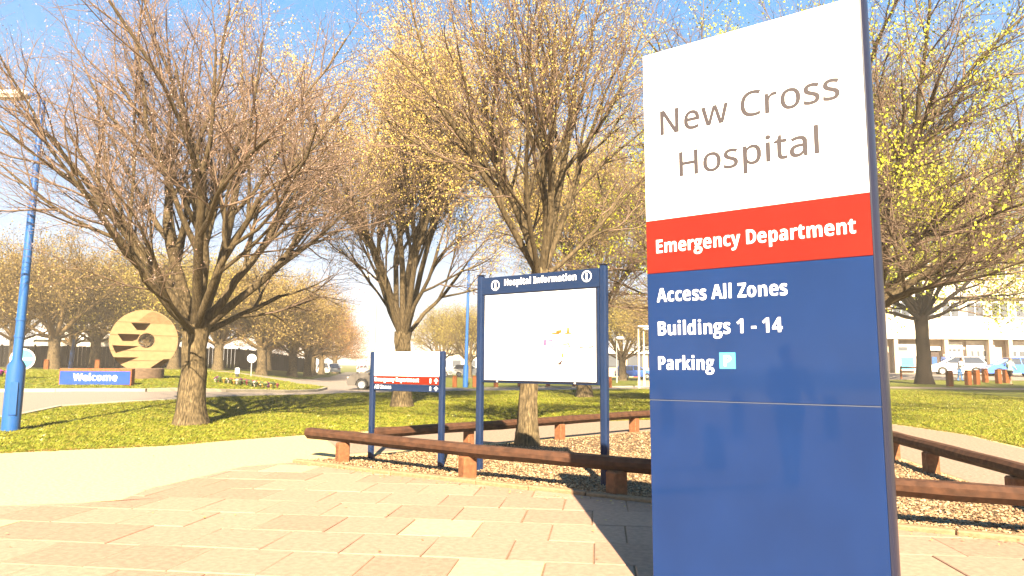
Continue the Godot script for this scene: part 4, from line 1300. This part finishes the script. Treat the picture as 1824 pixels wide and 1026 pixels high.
func ground_cover():
	rng.seed = 77
	# mown grass: short tufts on the verge and lawns
	var tuft := B.new()
	tuft.use_col = true
	for k in 6:
		var a := rng.randf() * TAU
		var r := Vector3(cos(a), 0, sin(a)) * .045 * rng.randf()
		var t := r + Vector3(cos(a + 1), 0, sin(a + 1)) * .025 + Vector3(0, rng.randf_range(.018, .036), 0)
		var s := Vector3(-sin(a), 0, cos(a)) * .006
		tuft.poly([r - s, r + s, t], Vector3(0, .5, 1))
	var tm := tuft.mesh()
	var cols := [Color(.122, .138, .008), Color(.145, .146, .009), Color(.104, .122, .007), Color(.17, .142, .02)]
	var lawns := [[pv([[-12, 9.9], [-7.9, 11.05], [-7.1, 11.5], [-5.9, 12.15], [-5.0, 13.25], [-4.0, 14.25], [-2.6, 15.45], [0, 17.15], [4, 18.95], [7.5, 19.25], [9.65, 18.0], [9.75, 15.1], [9, 11.8], [9.7, 8], [16, 9], [22, 26], [22, 36], [8.5, 43.6], [-3.3, 37.8], [-7.9, 34.2], [-10, 26.6], [-10.9, 23], [-12.5, 20], [-12.2, 17.3], [-16, 16], [-18, 10.5]]), 95000], [pv(ISLAND), 14000]]
	for q in lawns:
		var lo: Vector2 = q[0][0]
		var hi := lo
		for z in q[0]: lo = lo.min(z); hi = hi.max(z)
		var xf := []
		var cc := []
		var tries := 0
		while xf.size() < q[1] and tries < 900000:
			tries += 1
			var x := rng.randf_range(lo.x, hi.x)
			var d := lerpf(lo.y, hi.y, pow(rng.randf(), 1.7) if q[1] > 20000 else rng.randf())
			if absf(x) > d * .78 + 1 or not inside(x, d, q[0]): continue
			var sc := rng.randf_range(.7, 1.5) * (1.0 + d * .02)
			xf.append(Transform3D(Basis(Vector3.UP, rng.randf() * TAU).scaled(Vector3(sc * 1.3, sc * .8, sc * 1.3)), on(x, d, .1 if q[1] < 20000 else 0.0)))
			var cl: Color = cols[rng.randi() % 4] * rng.randf_range(.88, 1.1)
			if rng.randf() < .005: cl = Color(.5, .45, .2)
			cc.append(cl)
		var o := many("grass" if q[1] > 20000 else "grass_001", tm, M.blade, xf, cc, self)
		tag(o, "short mown spring grass on the verge and lawns" if q[1] > 20000 else "short mown grass on the roundabout", "grass")
	# ragged turf edge that creeps over the path
	var ex := []
	var ec := []
	var border := [[-12, 9.85], [-7.9, 11.05], [-7.1, 11.5], [-5.9, 12.15], [-5.0, 13.25], [-4.0, 14.25], [-2.6, 15.45], [0, 17.15], [4, 18.95], [7.5, 19.25], [9.65, 18.0], [9.75, 15.1], [9, 11.8], [9.7, 8]]
	for i in border.size() - 1:
		var a := Vector2(border[i][0], border[i][1])
		var e := Vector2(border[i + 1][0], border[i + 1][1])
		for k in int(a.distance_to(e) * 130):
			var p := a.lerp(e, rng.randf()) + Vector2(rng.randfn(), rng.randfn()) * .05
			p += Vector2(0, -1) * maxf(0, sin(p.x * 3.1) + sin(p.x * 7.7)) * .05 * rng.randf()
			var sc := rng.randf_range(.6, 1.3)
			ex.append(Transform3D(Basis(Vector3.UP, rng.randf() * TAU).scaled(Vector3(sc * 1.3, sc * .8, sc * 1.3)), on(p.x, p.y, .006)))
			ec.append(cols[rng.randi() % 4] * rng.randf_range(.7, 1.1) if rng.randf() < .8 else Color(.2, .11, .04))
	tag(many("grass_002", tm, M.blade, ex, ec, self), "ragged fringe of grass along the edge of the pale path", "grass")
	# gravel in the bed
	var st := B.new()
	st.use_col = true
	st.lathe(Vector3.ZERO, [[0.0, -.4], [.8, -.2], [1.0, .1], [.6, .42], [0, .5]], 6)
	var bed := pv([[-3.0, 10.3], [-1.4, 9.2], [-.35, 8.55], [.86, 7.85], [2.9, 6.62], [4.65, 5.75], [5.05, 5.55], [5.35, 7.45], [5.95, 11], [4.4, 16.5], [.9, 13.6], [-2.4, 10.75]])
	structure("gravel_bed", sheet(bed, 0.014), M.earth)
	var sx := []
	var sc2 := []
	var pal := [Color(.25, .165, .09), Color(.20, .125, .065), Color(.30, .22, .13), Color(.14, .08, .04)]
	while sx.size() < 42000:
		var x := rng.randf_range(-3.2, 6.6)
		var d := lerpf(4.8, 16.5, pow(rng.randf(), 1.4))
		if not inside(x, d, bed): continue
		if d > 11.5 and rng.randf() < .55: continue
		var s := rng.randf_range(.007, .019)
		sx.append(Transform3D(Basis(rv().normalized(), rng.randf() * TAU).scaled(Vector3(s, s * rng.randf_range(.5, .9), s * rng.randf_range(.8, 1.5))), Vector3(x, .018 + rng.randf() * .012, -d)))
		sc2.append(pal[rng.randi() % 4] * rng.randf_range(.8, 1.2))
	tag(many("gravel", st.mesh(), M.stone_bit, sx, sc2, self), "tan gravel spread over the bed between the knee rails", "gravel")
	# fallen leaves and litter on the paving and path edges
	var lx := []
	var lc := []
	var lm := leaf_mesh(.012, .04)
	for i in 420:
		var x := rng.randf_range(-8.0, 4.0)
		var d := rng.randf_range(4.6, 11.0)
		if rng.randf() < .6:
			var t := rng.randf()
			x = lerpf(-3.0, 4.6, t); d = lerpf(10.05, 5.6, t) - 0.35 * sin(t * PI) - absf(rng.randfn()) * .12
		lx.append(Transform3D(Basis(Vector3.UP, rng.randf() * TAU) * Basis(Vector3.RIGHT, -PI / 2 + rng.randfn() * .2).scaled(Vector3.ONE * rng.randf_range(.4, 1.0)), Vector3(x, .036, -d)))
		lc.append([Color(.36, .26, .06), Color(.25, .12, .04), Color(.40, .33, .18)][rng.randi() % 3])
	tag(many("fallen_leaves", lm, M.leaf, lx, lc, self), "small fallen leaves scattered on the paving slabs", "leaves")
	# flowers on the roundabout
	var fx := []
	var fc := []
	var fm := B.new()
	fm.use_col = true
	fm.lathe(Vector3.ZERO, [[0, 0], [.05, .12], [.09, .18], [.0, .24]], 6)
	for i in 130:
		var t := rng.randf()
		fx.append(Transform3D(Basis(Vector3.UP, rng.randf() * TAU).scaled(Vector3.ONE * rng.randf_range(.7, 1.3)), on(-13.6 + t * 2.6 + rng.randfn() * .1, 32.6 + rng.randfn() * .4, .1)))
		fc.append([Color(.07, .02, .05), Color(.3, .27, .22), Color(.25, .17, .03), Color(.12, .03, .03), Color(.05, .07, .02), Color(.04, .05, .02)][rng.randi() % 6])
	tag(many("flower_bed", fm.mesh(), M.stone_bit, fx, fc, self), "strip of small purple white and yellow flowers on the roundabout", "flowers")
	fx = []; fc = []
	for i in 120:
		fx.append(Transform3D(Basis(Vector3.UP, rng.randf() * TAU).scaled(Vector3.ONE * rng.randf_range(.9, 1.6)), on(-23.6 + rng.randfn() * .5, 31.5 + rng.randfn() * .4, .1)))
		fc.append([Color(.25, .02, .14), Color(.4, .05, .12), Color(.45, .12, .25), Color(.06, .09, .02)][rng.randi() % 4])
	tag(many("flower_bed_001", fm.mesh(), M.stone_bit, fx, fc, self), "clump of pink and purple flowers at the left edge of the roundabout", "flowers")
